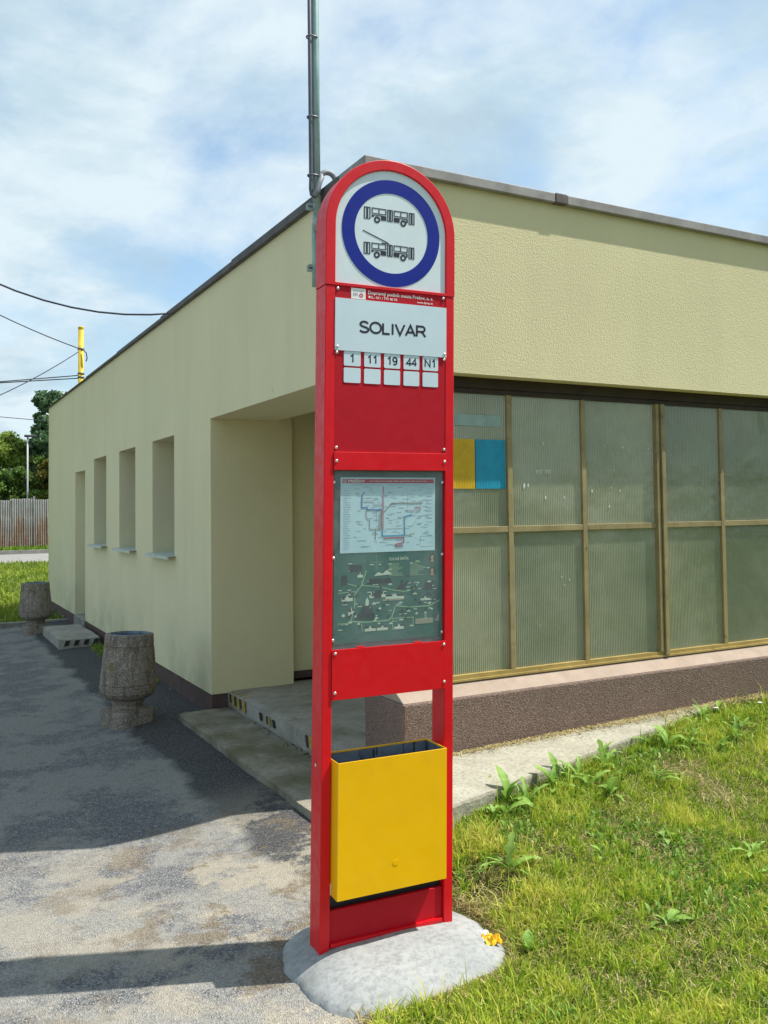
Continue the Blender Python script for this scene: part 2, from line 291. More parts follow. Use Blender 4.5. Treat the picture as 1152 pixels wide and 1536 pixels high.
# ------------------------------------------------------------------ mesh helpers
class MB:
    def __init__(s): s.v = []; s.f = []
    def add(s, vs, fs):
        b = len(s.v); s.v += [tuple(v) for v in vs]; s.f += [tuple(i+b for i in f) for f in fs]; return s
    def box(s, x0, y0, z0, x1, y1, z1):
        vs = [(x, y, z) for z in (z0, z1) for y in (y0, y1) for x in (x0, x1)]
        return s.add(vs, [(0, 2, 3, 1), (4, 5, 7, 6), (0, 1, 5, 4), (2, 6, 7, 3), (0, 4, 6, 2), (1, 3, 7, 5)])
    def prism(s, pts, a0, a1, axis='y'):      # polygon pts in the other two axes, extruded along axis
        n = len(pts)
        def P(p, a): return {'y': (p[0], a, p[1]), 'x': (a, p[0], p[1]), 'z': (p[0], p[1], a)}[axis]
        vs = [P(p, a0) for p in pts]+[P(p, a1) for p in pts]
        fs = [tuple(range(n)), tuple(range(2*n-1, n-1, -1))]+[(i, i+n, (i+1) % n+n, (i+1) % n) for i in range(n)]
        return s.add(vs, fs)
    def ring(s, outer, inner, a0, a1):        # xz plane ring extruded along y
        n = len(outer); vs = [(x, a, z) for a in (a0, a1) for L in (outer, inner) for x, z in L]; fs = []
        for i in range(n):
            j = (i+1) % n
            fs += [(i, j, n+j, n+i), (2*n+i, 3*n+i, 3*n+j, 2*n+j), (i, 2*n+i, 2*n+j, j), (n+i, n+j, 3*n+j, 3*n+i)]
        return s.add(vs, fs)
    def tube(s, pts, r, seg=8, cap=True):
        pts = [Vector(p) for p in pts]; rr = r if isinstance(r, (list, tuple)) else [r]*len(pts); b = len(s.v)
        prev = None
        for i, p in enumerate(pts):
            t = (pts[min(i+1, len(pts)-1)]-pts[max(i-1, 0)]).normalized()
            if prev is None: a = t.orthogonal().normalized()
            else: a = (prev-t*prev.dot(t)).normalized()
            prev = a; c = t.cross(a)
            for j in range(seg):
                th = 2*math.pi*j/seg; q = p+(a*math.cos(th)+c*math.sin(th))*rr[i]; s.v.append(tuple(q))
        for i in range(len(pts)-1):
            for j in range(seg):
                k_ = (j+1) % seg; s.f.append((b+i*seg+j, b+i*seg+k_, b+(i+1)*seg+k_, b+(i+1)*seg+j))
        if cap:
            s.f.append(tuple(b+j for j in reversed(range(seg)))); e = b+(len(pts)-1)*seg; s.f.append(tuple(e+j for j in range(seg)))
        return s
    def lathe(s, prof, cx=0, cy=0, seg=32, rfun=None):
        b = len(s.v); n = len(prof)
        for r_, z in prof:
            for j in range(seg):
                th = 2*math.pi*j/seg; q = r_*(rfun(th, z) if rfun else 1); s.v.append((cx+q*math.cos(th), cy+q*math.sin(th), z))
        for i in range(n-1):
            for j in range(seg):
                k_ = (j+1) % seg; s.f.append((b+i*seg+j, b+i*seg+k_, b+(i+1)*seg+k_, b+(i+1)*seg+j))
        return s
    def build(s, name, m, parent=None, shear=False, smooth=False, bevel=0., **pr):
        vs = s.v
        if shear: vs = [(x+.0203*(z-.08), y, z) for x, y, z in vs]
        me = bpy.data.meshes.new(name); me.from_pydata(vs, [], s.f); me.materials.append(mat(m)); me.update()
        bm = bmesh.new(); bm.from_mesh(me); bmesh.ops.recalc_face_normals(bm, faces=bm.faces); bm.to_mesh(me); bm.free()
        if smooth:
            for p in me.polygons: p.use_smooth = True
        o = bpy.data.objects.new(name, me); COL.objects.link(o)
        if parent: o.parent = parent
        if bevel:
            bv = o.modifiers.new('bevel', 'BEVEL'); bv.width = bevel; bv.segments = 2; bv.limit_method = 'ANGLE'; bv.angle_limit = R(40)
        for a, v in pr.items(): o[a] = v
        return o
def thing(name, label, cat, loc=(0, 0, 0), rz=0, group=None):
    o = bpy.data.objects.new(name, None); COL.objects.link(o); o.location = loc; o.rotation_euler = (0, 0, rz); o.empty_display_size = .1
    o['label'] = label; o['category'] = cat
    if group: o['group'] = group
    return o
def tag(o, label, cat, group=None):
    o['label'] = label; o['category'] = cat
    if group: o['group'] = group
    return o
def copy_tree(o, parent=None):
    c = o.copy(); COL.objects.link(c)
    if parent: c.parent = parent
    for ch in list(o.children): copy_tree(ch, c)
    return c
def text_mesh(body, h, x, z, y, m, parent, align='LEFT', name='lettering', width=None, shear=True, squeeze=1., bold=0.):
    cu = bpy.data.curves.new('t', 'FONT'); cu.body = body; cu.size = 1; cu.resolution_u = 3; cu.offset = bold
    to = bpy.data.objects.new('t', cu); COL.objects.link(to); bpy.context.view_layer.update()
    me = bpy.data.meshes.new_from_object(to.evaluated_get(bpy.context.evaluated_depsgraph_get()))
    bpy.data.objects.remove(to)
    co = np.array([v.co[:] for v in me.vertices]); 
    ref = bpy.data.curves.new('t', 'FONT'); capk = .70
    x0, x1 = co[:, 0].min(), co[:, 0].max(); w = x1-x0; s = h/capk; sx = (width/w) if width else s*squeeze
    ax = {'LEFT': 0, 'CENTER': .5, 'RIGHT': 1}[align]
    px = x+(co[:, 0]-x0-ax*w)*sx; pz = z+co[:, 1]*s
    if shear: px = px+.0203*(pz-.08)
    for v, a, b in zip(me.vertices, px, pz): v.co = (a, y, b)
    me.materials.clear(); me.materials.append(mat(m))
    o = bpy.data.objects.new(name, me); COL.objects.link(o); o.parent = parent; return o
def arcp(cx, cz, rx, rz, a0, a1, n=14): return [(cx+rx*math.cos(R(a0+(a1-a0)*i/n)), cz+rz*math.sin(R(a0+(a1-a0)*i/n))) for i in range(n+1)]
GLY = {
 'S': (.86, [arcp(.43, .735, .31, .205, 15, 250, 16)+arcp(.43, .27, .345, .21, 78, -165, 18)]),
 'O': (1.02, [arcp(.51, .5, .445, .44, 0, 360, 36)]),
 'L': (.72, [[(.10, .94), (.10, .06), (.66, .06)]]), 'I': (.36, [[(.18, .96), (.18, .04)]]),
 'V': (.88, [[(.06, .95), (.44, .06), (.82, .95)]]), 'A': (.90, [[(.05, .05), (.45, .94), (.85, .05)], [(.20, .35), (.70, .35)]]),
 'R': (.94, [[(.10, .05), (.10, .94), (.50, .94)]+arcp(.52, .71, .26, .23, 90, -90, 12)+[(.10, .48)], [(.48, .48), (.60, .40), (.84, .05)]]),
 '1': (.74, [[(.16, .74), (.32, .82), (.44, .96), (.44, .03)]]),
 '9': (.74, [arcp(.36, .68, .26, .26, 0, 360, 26), [(.625, .70), (.62, .45)]+arcp(.36, .33, .25, .27, 0, -140, 12)]),
 '4': (.74, [[(.52, .03), (.52, .93), (.07, .30), (.70, .30)]]), 'N': (.94, [[(.10, .04), (.10, .94), (.78, .06), (.78, .96)]])}
def stroke_text(body, h, x, z, y, m, parent, width=None, sw=.18):
    tot = sum(GLY[c][0] for c in body); k_ = (width/(tot*h)) if width else 1.; cur = x-tot*h*k_/2; mb = MB(); w = sw*h
    for c in body:
        for pl in GLY[c][1]:
            P_ = [Vector((cur+p[0]*h*k_, z+p[1]*h)) for p in pl]; n = len(P_); Lf = []; Rt = []; closed = (P_[0]-P_[-1]).length < 1e-5
            for i in range(n):
                a = P_[i]-P_[i-1] if i else (P_[0]-P_[-2] if closed else P_[1]-P_[0]); b = P_[i+1]-P_[i] if i < n-1 else (P_[1]-P_[0] if closed else a)
                if a.length < 1e-7: a = b
                a = a.normalized(); b = b.normalized() if b.length > 1e-7 else a
                t = (a+b).normalized(); nn = Vector((-t.y, t.x)); cs = max(.45, nn.dot(Vector((-a.y, a.x)))); Lf.append(P_[i]+nn*w/2/cs); Rt.append(P_[i]-nn*w/2/cs)
            b0 = len(mb.v); mb.v += [(p.x, y, p.y) for p in Lf]+[(p.x, y, p.y) for p in Rt]
            mb.f += [(b0+i, b0+i+1, b0+n+i+1, b0+n+i) for i in range(n-1)]
        cur += GLY[c][0]*h*k_
    return mb.build('lettering', m, parent, shear=True)
def sstep(a, b, x):
    t = np.clip((np.asarray(x, float)-a)/(b-a), 0, 1); return t*t*(3-2*t)

# ------------------------------------------------------------------ ground
def vnoise(x, y, s=1., seed=0.):
    return noise.noise(Vector((x*s+seed, y*s-seed, seed*.7)))
def asphalt_z(x, y): return -.055*float(sstep(1.85, .9, x))*float(sstep(3.6, 4.4, y)) + .004*vnoise(x, y, 1.3, 3)
def edge_y(x): return 3.48+.268*(x-2.18)
def lawn_z(x, y):
    e = min(edge_y(x), 4.13); he = .160+.020*max(0, x-2.18)
    t = float(sstep(e-1.15, e, y)); side = float(sstep(1.75, 2.35, x))
    return .012+(.02*max(0, min(x-1.4, 3)))*1 + he*t*side*.93 + .014*vnoise(x, y, 3.1, 5)+.02*vnoise(x, y, 1.1, 9)
def grid_mesh(name, xs, ys, zf, m, keep=None, **pr):
    mb = MB(); idx = {}
    for i, x in enumerate(xs):
        for j, y in enumerate(ys): idx[i, j] = len(mb.v); mb.v.append((x, y, zf(x, y)))
    for i in range(len(xs)-1):
        for j in range(len(ys)-1):
            if keep and not keep((xs[i]+xs[i+1])/2, (ys[j]+ys[j+1])/2): continue
            mb.f.append((idx[i, j], idx[i+1, j], idx[i+1, j+1], idx[i, j+1]))
    return mb.build(name, m, smooth=True, **pr)
MB().add([(-900, -900, -.12), (900, -900, -.12), (900, 900, -.12), (-900, 900, -.12)], [(0, 1, 2, 3)]).build('ground', 'far_ground', kind='structure')
xs = list(np.linspace(-12, -1, 12))+list(np.linspace(-.8, 2.3, 45)); ys = list(np.linspace(-8, 1.2, 10))+list(np.linspace(1.4, 14.25, 110))
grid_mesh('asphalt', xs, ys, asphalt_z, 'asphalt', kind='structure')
def lawn_left(y):                    # where asphalt gives way to grass
    return 1.27+.03*math.sin(y*5)+.02*math.sin(y*13) if y < 2.62 else 1.27+min(1., (y-2.62)/.25)*.5
def in_mound(x, y, k_=1.): return abs((x-1.538)/(.395*k_))**2.7+abs((y-2.885)/(.358*k_))**2.7 < 1
xs = np.linspace(1.2, 8.5, 130); ys = list(np.linspace(-4, 1.2, 16))+list(np.linspace(1.3, 4.16, 66))
def lz(x, y):
    z = lawn_z(x, y)-.05*math.exp(-((x-2.05)**2+(y-3.07)**2)/.012)
    b = lawn_left(y); return z-.07*float(sstep(b+.10, b-.02, x))
grid_mesh('lawn_soil', xs, ys, lz, 'soil', keep=lambda x, y: x > lawn_left(y)-.05 and not (x > 2.1 and y > edge_y(x)+.05 and x < 4.6), kind='structure')
# strip of soil and weeds between asphalt and building, far left
grid_mesh('soil_strip', np.linspace(1.93, 2.16, 12), np.linspace(8.3, 11.25, 40), lambda x, y: -.012+(.02*max(0, vnoise(x, y, 6, 2))+.03*float(sstep(1.95, 2.1, x)))*float(sstep(8.3, 8.9, y)), 'soil', kind='structure')
grid_mesh('far_lawn_soil', np.linspace(-14, 12, 30), np.linspace(14.25, 32, 24), lambda x, y: -.02+.05*vnoise(x, y, .3, 4), 'far_ground', kind='structure')
MB().box(-14, 14.18, -.1, 2.3, 14.28, .03).build('lawn_kerb', 'kerb_concrete', bevel=.01, kind='structure')
MB().box(-30, 32, -.1, 40, 38.8, .01).build('path', 'path_paving', kind='structure')
MB().box(-30, 38.8, -.1, 40, 39.05, .16).build('path_kerb', 'kerb_concrete', kind='structure')
grid_mesh('fence_bank', np.linspace(-30, 40, 60), np.linspace(39.05, 48, 12), lambda x, y: .1+.02*(y-39)+.06*vnoise(x, y, .7, 8), 'far_ground', kind='structure')

# concrete foundation mound of the stop sign
def SE(th): return (abs(math.cos(th))**2.7+abs(math.sin(th))**2.7)**(-1/2.7)
mb = MB(); nr, ns = 24, 120
for i in range(nr+1):
    t = i/nr
    for j in range(ns):
        th = 2*math.pi*j/ns; w = SE(th)*(1+.018*math.sin(3*th+2)+.014*math.sin(7*th)+.010*math.sin(13*th+1)+.006*math.sin(29*th))
        x = 1.538+.395*w*t*math.cos(th); y = 2.885+.358*w*t*math.sin(th)
        z = .082*(1-t**4.5)+.006*vnoise(x, y, 6, 1)-.04*(t > .98)
        mb.v.append((x, y, z))
for i in range(nr):
    for j in range(ns):
        k_ = (j+1) % ns; mb.f.append((i*ns+j, (i+1)*ns+j, (i+1)*ns+k_, i*ns+k_))
tag(mb.build('concrete_footing', 'fresh_concrete', smooth=True), 'smooth pale grey concrete mound round the foot of the red stop sign', 'footing')

# apron beside the glazed front
mb = MB(); xs_ = np.linspace(1.93, 5.0, 60); fr = []; bk = []
for x in xs_:
    y = edge_y(x)+.015*vnoise(x, 0, 5, 3)+.008*vnoise(x, 0, 19, 3); z = .262+.022*max(0, x-2.3); fr.append((x, y, z)); 
n = len(fr)
rows = []
for t in np.linspace(0, 1, 9):
    rows.append([(x, y+(4.16-y)*t, z+.012*t+.004*vnoise(x*3, t*3, 2, 1)) for x, y, z in fr])
mb.v += [(x, y+.01, z-.3) for x, y, z in fr]+[(x, y-.004, z-.012) for x, y, z in fr]
for r_ in rows: mb.v += r_
for i in range(len(rows)+1):
    for j in range(n-1): mb.f.append((i*n+j, i*n+j+1, (i+1)*n+j+1, (i+1)*n+j))
mb.build('concrete_apron', 'apron_concrete', kind='structure')

# ------------------------------------------------------------------ building
X0, Y0, H = 2.117, 4.145, 3.40
B = thing('station_building', 'single-storey pale yellow plastered building with flat roof, corner porch and ribbed glass front', 'building', (X0, Y0, 0))
def bb(name, m, boxes, parent=None, **kw):
    mb = MB()
    for b in boxes: mb.box(b[0]-X0, b[1]-Y0, b[2], b[3]-X0, b[4]-Y0, b[5])
    return mb.build(name, m, parent or B, **kw)
W = [(8.05, 8.867), (9.617, 10.433), (11.189, 12.0)]; D = (12.648, 13.462)
yy = [6.95]; boxes = []
edges = [6.95]+[e for w in W for e in w]+[D[0], D[1], 15.95]
for i in range(len(edges)-1):
    a, b = edges[i], edges[i+1]
    if (a, b) in [tuple(w) for w in W]:
        boxes += [(X0, a, .16, X0+.34, b, 1.205), (X0, a, 2.30, X0+.34, b, H)]
    elif (a, b) == D: boxes += [(X0, a, 2.19, X0+.34, b, H)]
    else: boxes.append((X0, a, .16, X0+.34, b, H))
bb('side_wall', 'yellow_plaster_fine', boxes, label='shaded yellow long side wall with narrow window recesses')
bb('pillar', 'yellow_plaster', [(X0+.003, 6.946, .161, 2.81, 6.9495, 2.3445), (X0+.341, 6.95, .16, 2.81, 7.16, 2.9)])
bb('fascia', 'yellow_plaster', [(X0, Y0, 2.352, 9.0, Y0+.45, H)], label='sunlit yellow fascia above the glass front')
bb('side_fascia', 'yellow_plaster_fine', [(X0, Y0+.45, 2.345, 2.68, 6.95, H)])
bb('porch_back_wall', 'yellow_plaster', [(2.81, 7.04, .2, 9.0, 7.2, 3.3)])
bb('porch_skirting', 'brown_plinth_paint', [(2.82, 7.022, .2, 9.0, 7.037, .26)])
bb('rear_wall', 'yellow_plaster', [(X0, 15.95, .16, 9, 16.2, H), (9.0, Y0, 0, 9.25, 16.2, H)])
bb('roof', 'flat_roof_felt', [(X0+.1, Y0+.2, 3.30, 9.1, 16.1, 3.41)])
bb('ceiling', 'interior_paint', [(2.68, 4.6, 2.85, 9.0, 7.04, 2.9)])
bb('plinth', 'brown_plinth_paint', [(X0+.006, 6.956, -.1, X0+.26, 12.648, .16), (X0+.006, 13.462, -.1, X0+.26, 15.9, .16), (X0+.26, 6.956, -.1, X0+.34, 7.1, .16)])
# coping in segments
cz = [3.40, 3.455]
mb = MB(); xs2 = [X0-.035, 3.34, 3.43, 5.6, 7.3, 9.3]
for i in range(5):
    a, b = xs2[i]+(.003 if i else 0), xs2[i+1]
    bb('coping', 'coping_patch' if i == 1 else 'zinc_coping', [(a, Y0-.04-(.003 if i == 1 else 0), cz[0], b, Y0+.28, cz[1]+(.003 if i == 1 else 0))], bevel=.004)
ysg = [Y0+.283, 6.3, 8.4, 10.4, 12.4, 14.2, 16.25]
for i in range(6):
    z1 = 3.455-.062*(i/6); z0_ = 3.40
    bb('coping', 'dark_coping', [(X0-.035, ysg[i]+.003, z0_, X0+.2, ysg[i+1], z1)], bevel=.004)
# brown parapet and pink ledge
mb = MB().prism([(Y0, -.1), (Y0, .573), (Y0+.455, .573), (Y0+.455, -.1)], 2.29, 9.0, 'x')
mb.v = [(x-X0, y-Y0, z) for x, y, z in mb.v]; mb.build('parapet', 'brown_mosaic_plaster', B, bevel=.012, label='low brown mosaic plaster wall under the ribbed glass')
mb = MB().prism([(Y0+.008, .5735), (Y0+.115, .632), (Y0+.45, .634), (Y0+.45, .5735)], 2.298, 9.0, 'x')
mb.v = [(x-X0, y-Y0, z) for x, y, z in mb.v]; mb.build('parapet_ledge', 'pink_render', B, bevel=.004)
bb('side_partition', 'yellow_plaster', [(3.16, 4.62, .2, 3.26, 7.03, 2.85)])
# windows of the side wall
def window(a, b, label):
    w = bb('window', 'white_frame', [(X0+.29, a+.001, 1.23, X0+.335, a+.06, 2.299), (X0+.29, b-.06, 1.23, X0+.335, b-.001, 2.299), (X0+.29, a+.06, 1.23, X0+.335, b-.06, 1.29), (X0+.29, a+.06, 2.239, X0+.335, b-.06, 2.299)])
    w['label'] = label
    bb('pane', 'window_glass', [(X0+.31, a+.06, 1.29, X0+.32, b-.06, 2.239)], w)
    mb = MB().prism([(X0-.075, 1.206), (X0-.075, 1.180), (X0-.069, 1.180), (X0-.069, 1.200), (X0+.19, 1.2055), (X0+.19, 1.222)], a+.0, b+.0)
    mb = MB()
    mb.prism([(-.075, 1.207), (-.075, 1.178), (-.068, 1.178), (-.068, 1.2055), (.289, 1.2062), (.289, 1.224)], a-Y0-.045, b-Y0+.02)
    s_ = mb.build('sill', 'sill_metal', B)
    s_.data.transform(Matrix.Identity(4)); return w
for (a, b), l in zip(W, ('deep narrow window recess nearest the porch', 'middle narrow window recess', 'narrow window recess nearest the side door')): window(a, b, l)
dr = bb('side_door', 'white_frame', [(X0+.28, D[0]+.002, .16, X0+.33, D[1]-.002, 2.188)])
bb('door_threshold', 'step_concrete', [(X0-.02, D[0]+.003, -.1, X0+.279, D[1]-.003, .17)], bevel=.01)

# glazed front: frame members and ribbed panes
FY = 4.265
mx_ = [2.53, 3.089, 3.647, 4.272, 4.856, 5.42, 6.02, 6.6, 7.2, 7.8, 8.4, 8.97]
bb('frame_header', 'frame_header_paint', [(2.5, FY-.018, 2.292, 9.0, FY+.06, 2.350), (2.5, FY-.004, 2.262, 9.0, FY+.05, 2.2915)])
bb('frame_bottom_rail', 'frame_bottom_paint', [(2.5, FY-.012, .640, 9.0, FY+.05, .668), (2.5, FY-.024, .634, 9.0, FY-.0125, .645)])
for i, x in enumerate(mx_):
    w_ = .028 if i not in (3, 7) else .022
    top = 2.2615
    if i in (3, 7):
        bb('mullion', 'frame_paint', [(x-.032, FY-.024, .6685, x-.006, FY+.05, top)], bevel=.002)
        bb('mullion', 'frame_paint', [(x+.004, FY-.034, .646, x+.036, FY+.05, top)], bevel=.002)
    else:
        bb('mullion', 'frame_paint', [(x-.017, FY-.008, .6685, x+.017, FY+.045, top)], bevel=.002)
def hw(i): return (.0325, .0365) if i in (3, 7) else (.0175, .0175)
for i in range(len(mx_)-1):
    a = mx_[i]+hw(i)[1]; b = mx_[i+1]-hw(i+1)[0]
    bb('transom', 'frame_paint', [(a, FY-.006, 1.460, b, FY+.045, 1.495)], bevel=.002)
    for z0_, z1 in ((.6687, 1.4598), (1.4952, 2.2615)):
        nrib = int((b-a)/.0132); mb = MB(); dx = (b-a)/(2*nrib); vs = []
        tl = R(random.uniform(-.25, .25)); tz = R(random.uniform(-.3, .3))
        for j in range(2*nrib+1):
            x = a+j*dx; yb_ = FY+.012+(.0034 if j % 2 else 0)+math.tan(tl)*(x-(a+b)/2)
            h_ = (z1-z0_)/2
            vs += [(x-X0, yb_-math.tan(tz)*h_-Y0, z0_), (x-X0, yb_+math.tan(tz)*h_-Y0, z1)]
        fs = [(2*j, 2*j+2, 2*j+3, 2*j+1) for j in range(2*nrib)]
        n_ = len(vs); vs += [(x, y+.006, z) for x, y, z in vs]; fs += [(n_+f[0], n_+f[3], n_+f[2], n_+f[1]) for f in fs]
        fs += [(0, 1, n_+1, n_), (n_-2, 2*n_-2, 2*n_-1, n_-1)]
        mb.add(vs, fs); p = mb.build('glass_pane', 'ribbed_glass', B)
        if i in (0,) and z0_ > 1: p['label'] = 'ribbed glass pane with a yellow and a blue sheet on it'
# yellow and blue sheets and a plain pale strip at the first upper pane
for nm, m, x0, x1, z0_, z1, lab in (('paper_sheet', 'flag_yellow', 2.60, 2.852, 1.714, 1.998, 'plain yellow sheet on the ribbed glass beside the red sign'), ('paper_sheet', 'flag_blue', 2.860, 3.066, 1.714, 1.998, 'plain blue sheet on the ribbed glass right of the yellow one'),
                               ('pale_strip', 'pale_strip_tone', 2.56, 3.045, 2.075, 2.140, 'pale horizontal strip on the glass above the yellow and blue sheets')):
    mb = MB(); nn = int((x1-x0)/.0053)
    for j in range(nn+1):
        x = x0+(x1-x0)*j/nn; e_ = .012 if (nm == 'pale_strip' and j in (0, nn)) else 0; y = FY+.0085+(.0018 if j % 2 else 0)
        mb.v += [(x, y, z0_+e_), (x, y, z1-e_), (x, y+.0015, z0_+e_), (x, y+.0015, z1-e_)]
        if j: b = 4*(j-1); mb.f += [(b, b+4, b+5, b+1), (b+2, b+3, b+7, b+6), (b+1, b+5, b+7, b+3), (b, b+2, b+6, b+4)]
    tag(mb.build(nm, m), lab, 'sheet' if 'sheet' in nm else 'strip')
# flecks of paint and torn tape on the glass
mb = MB()
def fleck(x, z, s):
    n = random.randint(5, 7); pts = [(x+s*random.uniform(.35, 1)*math.cos(2*math.pi*i/n)*.7, z+s*random.uniform(.5, 1.2)*math.sin(2*math.pi*i/n)) for i in range(n)]
    mb.prism(pts, FY+.0095, FY+.0112)
for x, z, s in ((3.35, 1.985, .014), (3.14, 2.0, .008), (3.36, 1.66, .012), (3.83, 1.98, .007), (3.98, 1.975, .012), (4.04, 1.95, .008), (3.90, 1.83, .010), (3.72, 1.7, .012), (3.88, 1.72, .007), (3.95, 1.70, .008), (3.86, 1.60, .010), (3.20, 1.73, .016), (3.23, 1.735, .012),
                (4.20, 1.97, .007), (4.1, 1.82, .005), (3.52, 1.90, .006), (3.5, 1.66, .01), (4.36, 1.93, .006), (3.53, 1.16, .006), (3.47, 1.18, .007), (3.49, 1.13, .005), (3.3, .9, .004)): fleck(x, z, s)
for j in range(9):
    x = 3.29+j*.013; 
    if j not in (4,): mb.prism([(x, 1.80+random.uniform(-.004, .004)), (x+.004, 1.80), (x+.008, 1.822), (x+.002, 1.826)], FY+.0095, FY+.0112)
mb.box(3.29, FY+.0095, 1.824, 3.40, FY+.0112, 1.827)
mb.v = [(x-X0, y-Y0, z) for x, y, z in mb.v]
mb.build('paint_flecks', 'paint_fleck', B, kind='stuff')

# ------------------------------------------------------------------ steps
def rough_block(name, m, x0, y0, z0, x1, y1, z1, label, cat, amp=.012, step=.05, bite=0., seed=1, ztop=None, parent=None):
    nx = max(2, int((x1-x0)/step)); ny = max(2, int((y1-y0)/step)); nz = max(3, int((z1-z0)/.035))
    bm = bmesh.new(); bmesh.ops.create_cube(bm, size=1)
    bm.free(); mb = MB()
    def P(i, j, k_):
        x = x0+(x1-x0)*i/nx; y = y0+(y1-y0)*j/ny; z = z0+(z1-z0)*k_/nz
        ex = (i == 0); n_ = vnoise(y, z*2, 4, seed)*.6+vnoise(y, z*3, 13, seed)*.4
        if ex: x += amp*n_ + (bite*max(0, .55-k_/nz)*(1+n_) if bite else 0)
        if j == 0: y += amp*vnoise(x, z, 9, seed+1)
        if k_ == nz: z += (.006*vnoise(x, y, 2.5, seed)+.002*vnoise(x, y, 20, seed)) + (ztop(x, y) if ztop else 0) - (.008 if (ex or j == 0) else 0)
        return (x, y, z)
    ids = {}
    def V(i, j, k_):
        if (i, j, k_) not in ids: ids[i, j, k_] = len(mb.v); mb.v.append(P(i, j, k_))
        return ids[i, j, k_]
    for i in range(nx):
        for j in range(ny): mb.f.append((V(i, j, nz), V(i+1, j, nz), V(i+1, j+1, nz), V(i, j+1, nz)))
    for j in range(ny):
        for k_ in range(nz):
            for i in (0, nx): mb.f.append((V(i, j, k_), V(i, j+1, k_), V(i, j+1, k_+1), V(i, j, k_+1)))
    for i in range(nx):
        for k_ in range(nz):
            for j in (0, ny): mb.f.append((V(i, j, k_), V(i+1, j, k_), V(i+1, j, k_+1), V(i, j, k_+1)))
    o = mb.build(name, m, parent)
    if label: tag(o, label, cat)
    return o
plat = thing('porch_platform', 'worn grey concrete platform floor of the corner porch with faded hazard stripes', 'step', (2.246, 4.2, 0))
o = rough_block('slab', 'step_concrete', 2.250, 4.20, -.05, 6.0, 7.035, .195, None, None, .010, .05, .03, 4, lambda x, y: -.02*max(0., min(1., (y-5)/2))); o.parent = plat; o.location = (-2.246, -4.2, 0)
def stripe(name, m, y0, y1, z0, z1, sk=.0):
    mb = MB().prism([(y0, z1), (y1, z1), (y1-sk, z0), (y0-sk, z0)], 2.236, 2.2435, 'x'); mb.v = [(x-2.246, y-4.2, z) for x, y, z in mb.v]; mb.build(name, m, plat)
for i, y in enumerate((6.88, 6.76, 6.64)):
    stripe('hazard_stripe', 'hazard_black', y-.055, y, .105, .165, .02); stripe('hazard_stripe', 'hazard_yellow', y-.115, y-.058, .09, .168, .02)
for y in (6.20, 6.06, 5.94): stripe('hazard_stripe', 'hazard_black', y-.035, y, .10, .15, .02)
stripe('hazard_stripe', 'hazard_yellow', 5.995, 6.02, .10, .15, .02)
stripe('hazard_stripe', 'hazard_black', 5.30, 5.345, .10, .17, .02); stripe('hazard_stripe', 'hazard_yellow', 5.24, 5.297, .10, .18, .02)
mb = MB()                                        # worn yellow paint on the platform edge
for y in (6.90, 6.82, 6.72, 6.63): mb.box(2.262-2.246, y-4.2-.022, .1752, 2.262-2.246+random.uniform(.05, .10), y-4.2, .1785)
mb.build('worn_edge_paint', 'hazard_yellow', plat, kind='stuff')
rough_block('low_step', 'slab_concrete', 1.845, 4.05, -.08, 2.247, 6.93, .052, 'long mossy concrete slab step lying along the porch platform', 'step', .018, .045, .0, 8)
# rubble under the platform edge
mb = MB()
for i in range(34):
    y = random.uniform(5.0, 6.3) if i < 24 else random.uniform(4.6, 5.3); x = 2.236-abs(random.gauss(0, .02)); s = random.uniform(.008, .028)
    bm = bmesh.new(); bmesh.ops.create_icosphere(bm, subdivisions=1, radius=s)
    q = [(v.co.x*random.uniform(.6, 1.2)+x, v.co.y*random.uniform(.8, 1.6)+y, v.co.z*random.uniform(.4, .9)+.055) for v in bm.verts]; mb.add(q, [tuple(v.index for v in f.verts) for f in bm.faces]); bm.free()
mb.build('rubble', 'slab_concrete', kind='stuff', label='crumbled concrete bits along the platform edge')
ds = thing('door_step', 'low concrete block step in front of the side door with faded hazard stripes', 'step', (1.60, 11.3, 0))
o = rough_block('slab', 'step_concrete', 1.60, 11.3, -.1, 2.06, 12.75, .11, None, None, .006, .08, 0, 12); o.parent = ds; o.location = (-1.6, -11.3, 0)
for i in range(4):
    mb = MB().prism([(.07+i*.11, .09), (.12+i*.11, .09), (.10+i*.11, .03), (.05+i*.11, .03)], -.014, -.008); mb.build('hazard_stripe', 'hazard_black', ds)

# ------------------------------------------------------------------ the stop sign
SX, SY, SRZ = 1.259, 2.897, R(-3.19)
T = thing('bus_stop_sign', 'tall red bus stop totem with rounded top, blue ring pictogram and route number plate', 'bus stop sign', (SX, SY, 0), SRZ)
WT, PW, DT = .5246, .0372, .10
for x0, x1 in ((0, PW), (WT-PW, WT)):
    MB().box(x0, 0, .02, x1, DT, 2.408).build('post', 'red_paint', T, shear=True, bevel=.003)
cxh, rc, zc = WT/2, WT/2+.0015, 2.634
def arch(r, zb, cx=cxh, zc_=zc, nn=40):
    return [(cx+r*math.cos(a), zc_+r*math.sin(a)) for a in np.linspace(0, math.pi, nn)]+[(cx-r, zb), (cx+r, zb)]
out_ = arch(rc, 2.4095); inn = arch(.2255, 2.420)
MB().ring(out_, inn, -.002, DT+.001).build('head_frame', 'red_paint', T, shear=True, bevel=.0025)
head = MB().prism(arch(.2252, 2.4203), .006, .010).build('pictogram_panel', 'white_sheet', T, shear=True)
MB().prism(arch(.2252, 2.4203), .092, .096).build('back_panel', 'white_sheet', T, shear=True)
circ = lambda r, n=72, cx=cxh, cz_=2.625: [(cx+r*math.cos(2*math.pi*i/n), cz_+r*math.sin(2*math.pi*i/n)) for i in range(n)]
MB().ring(circ(.200), circ(.150), .0045, .0059).build('blue_ring', 'blue_sheet', head, shear=True)
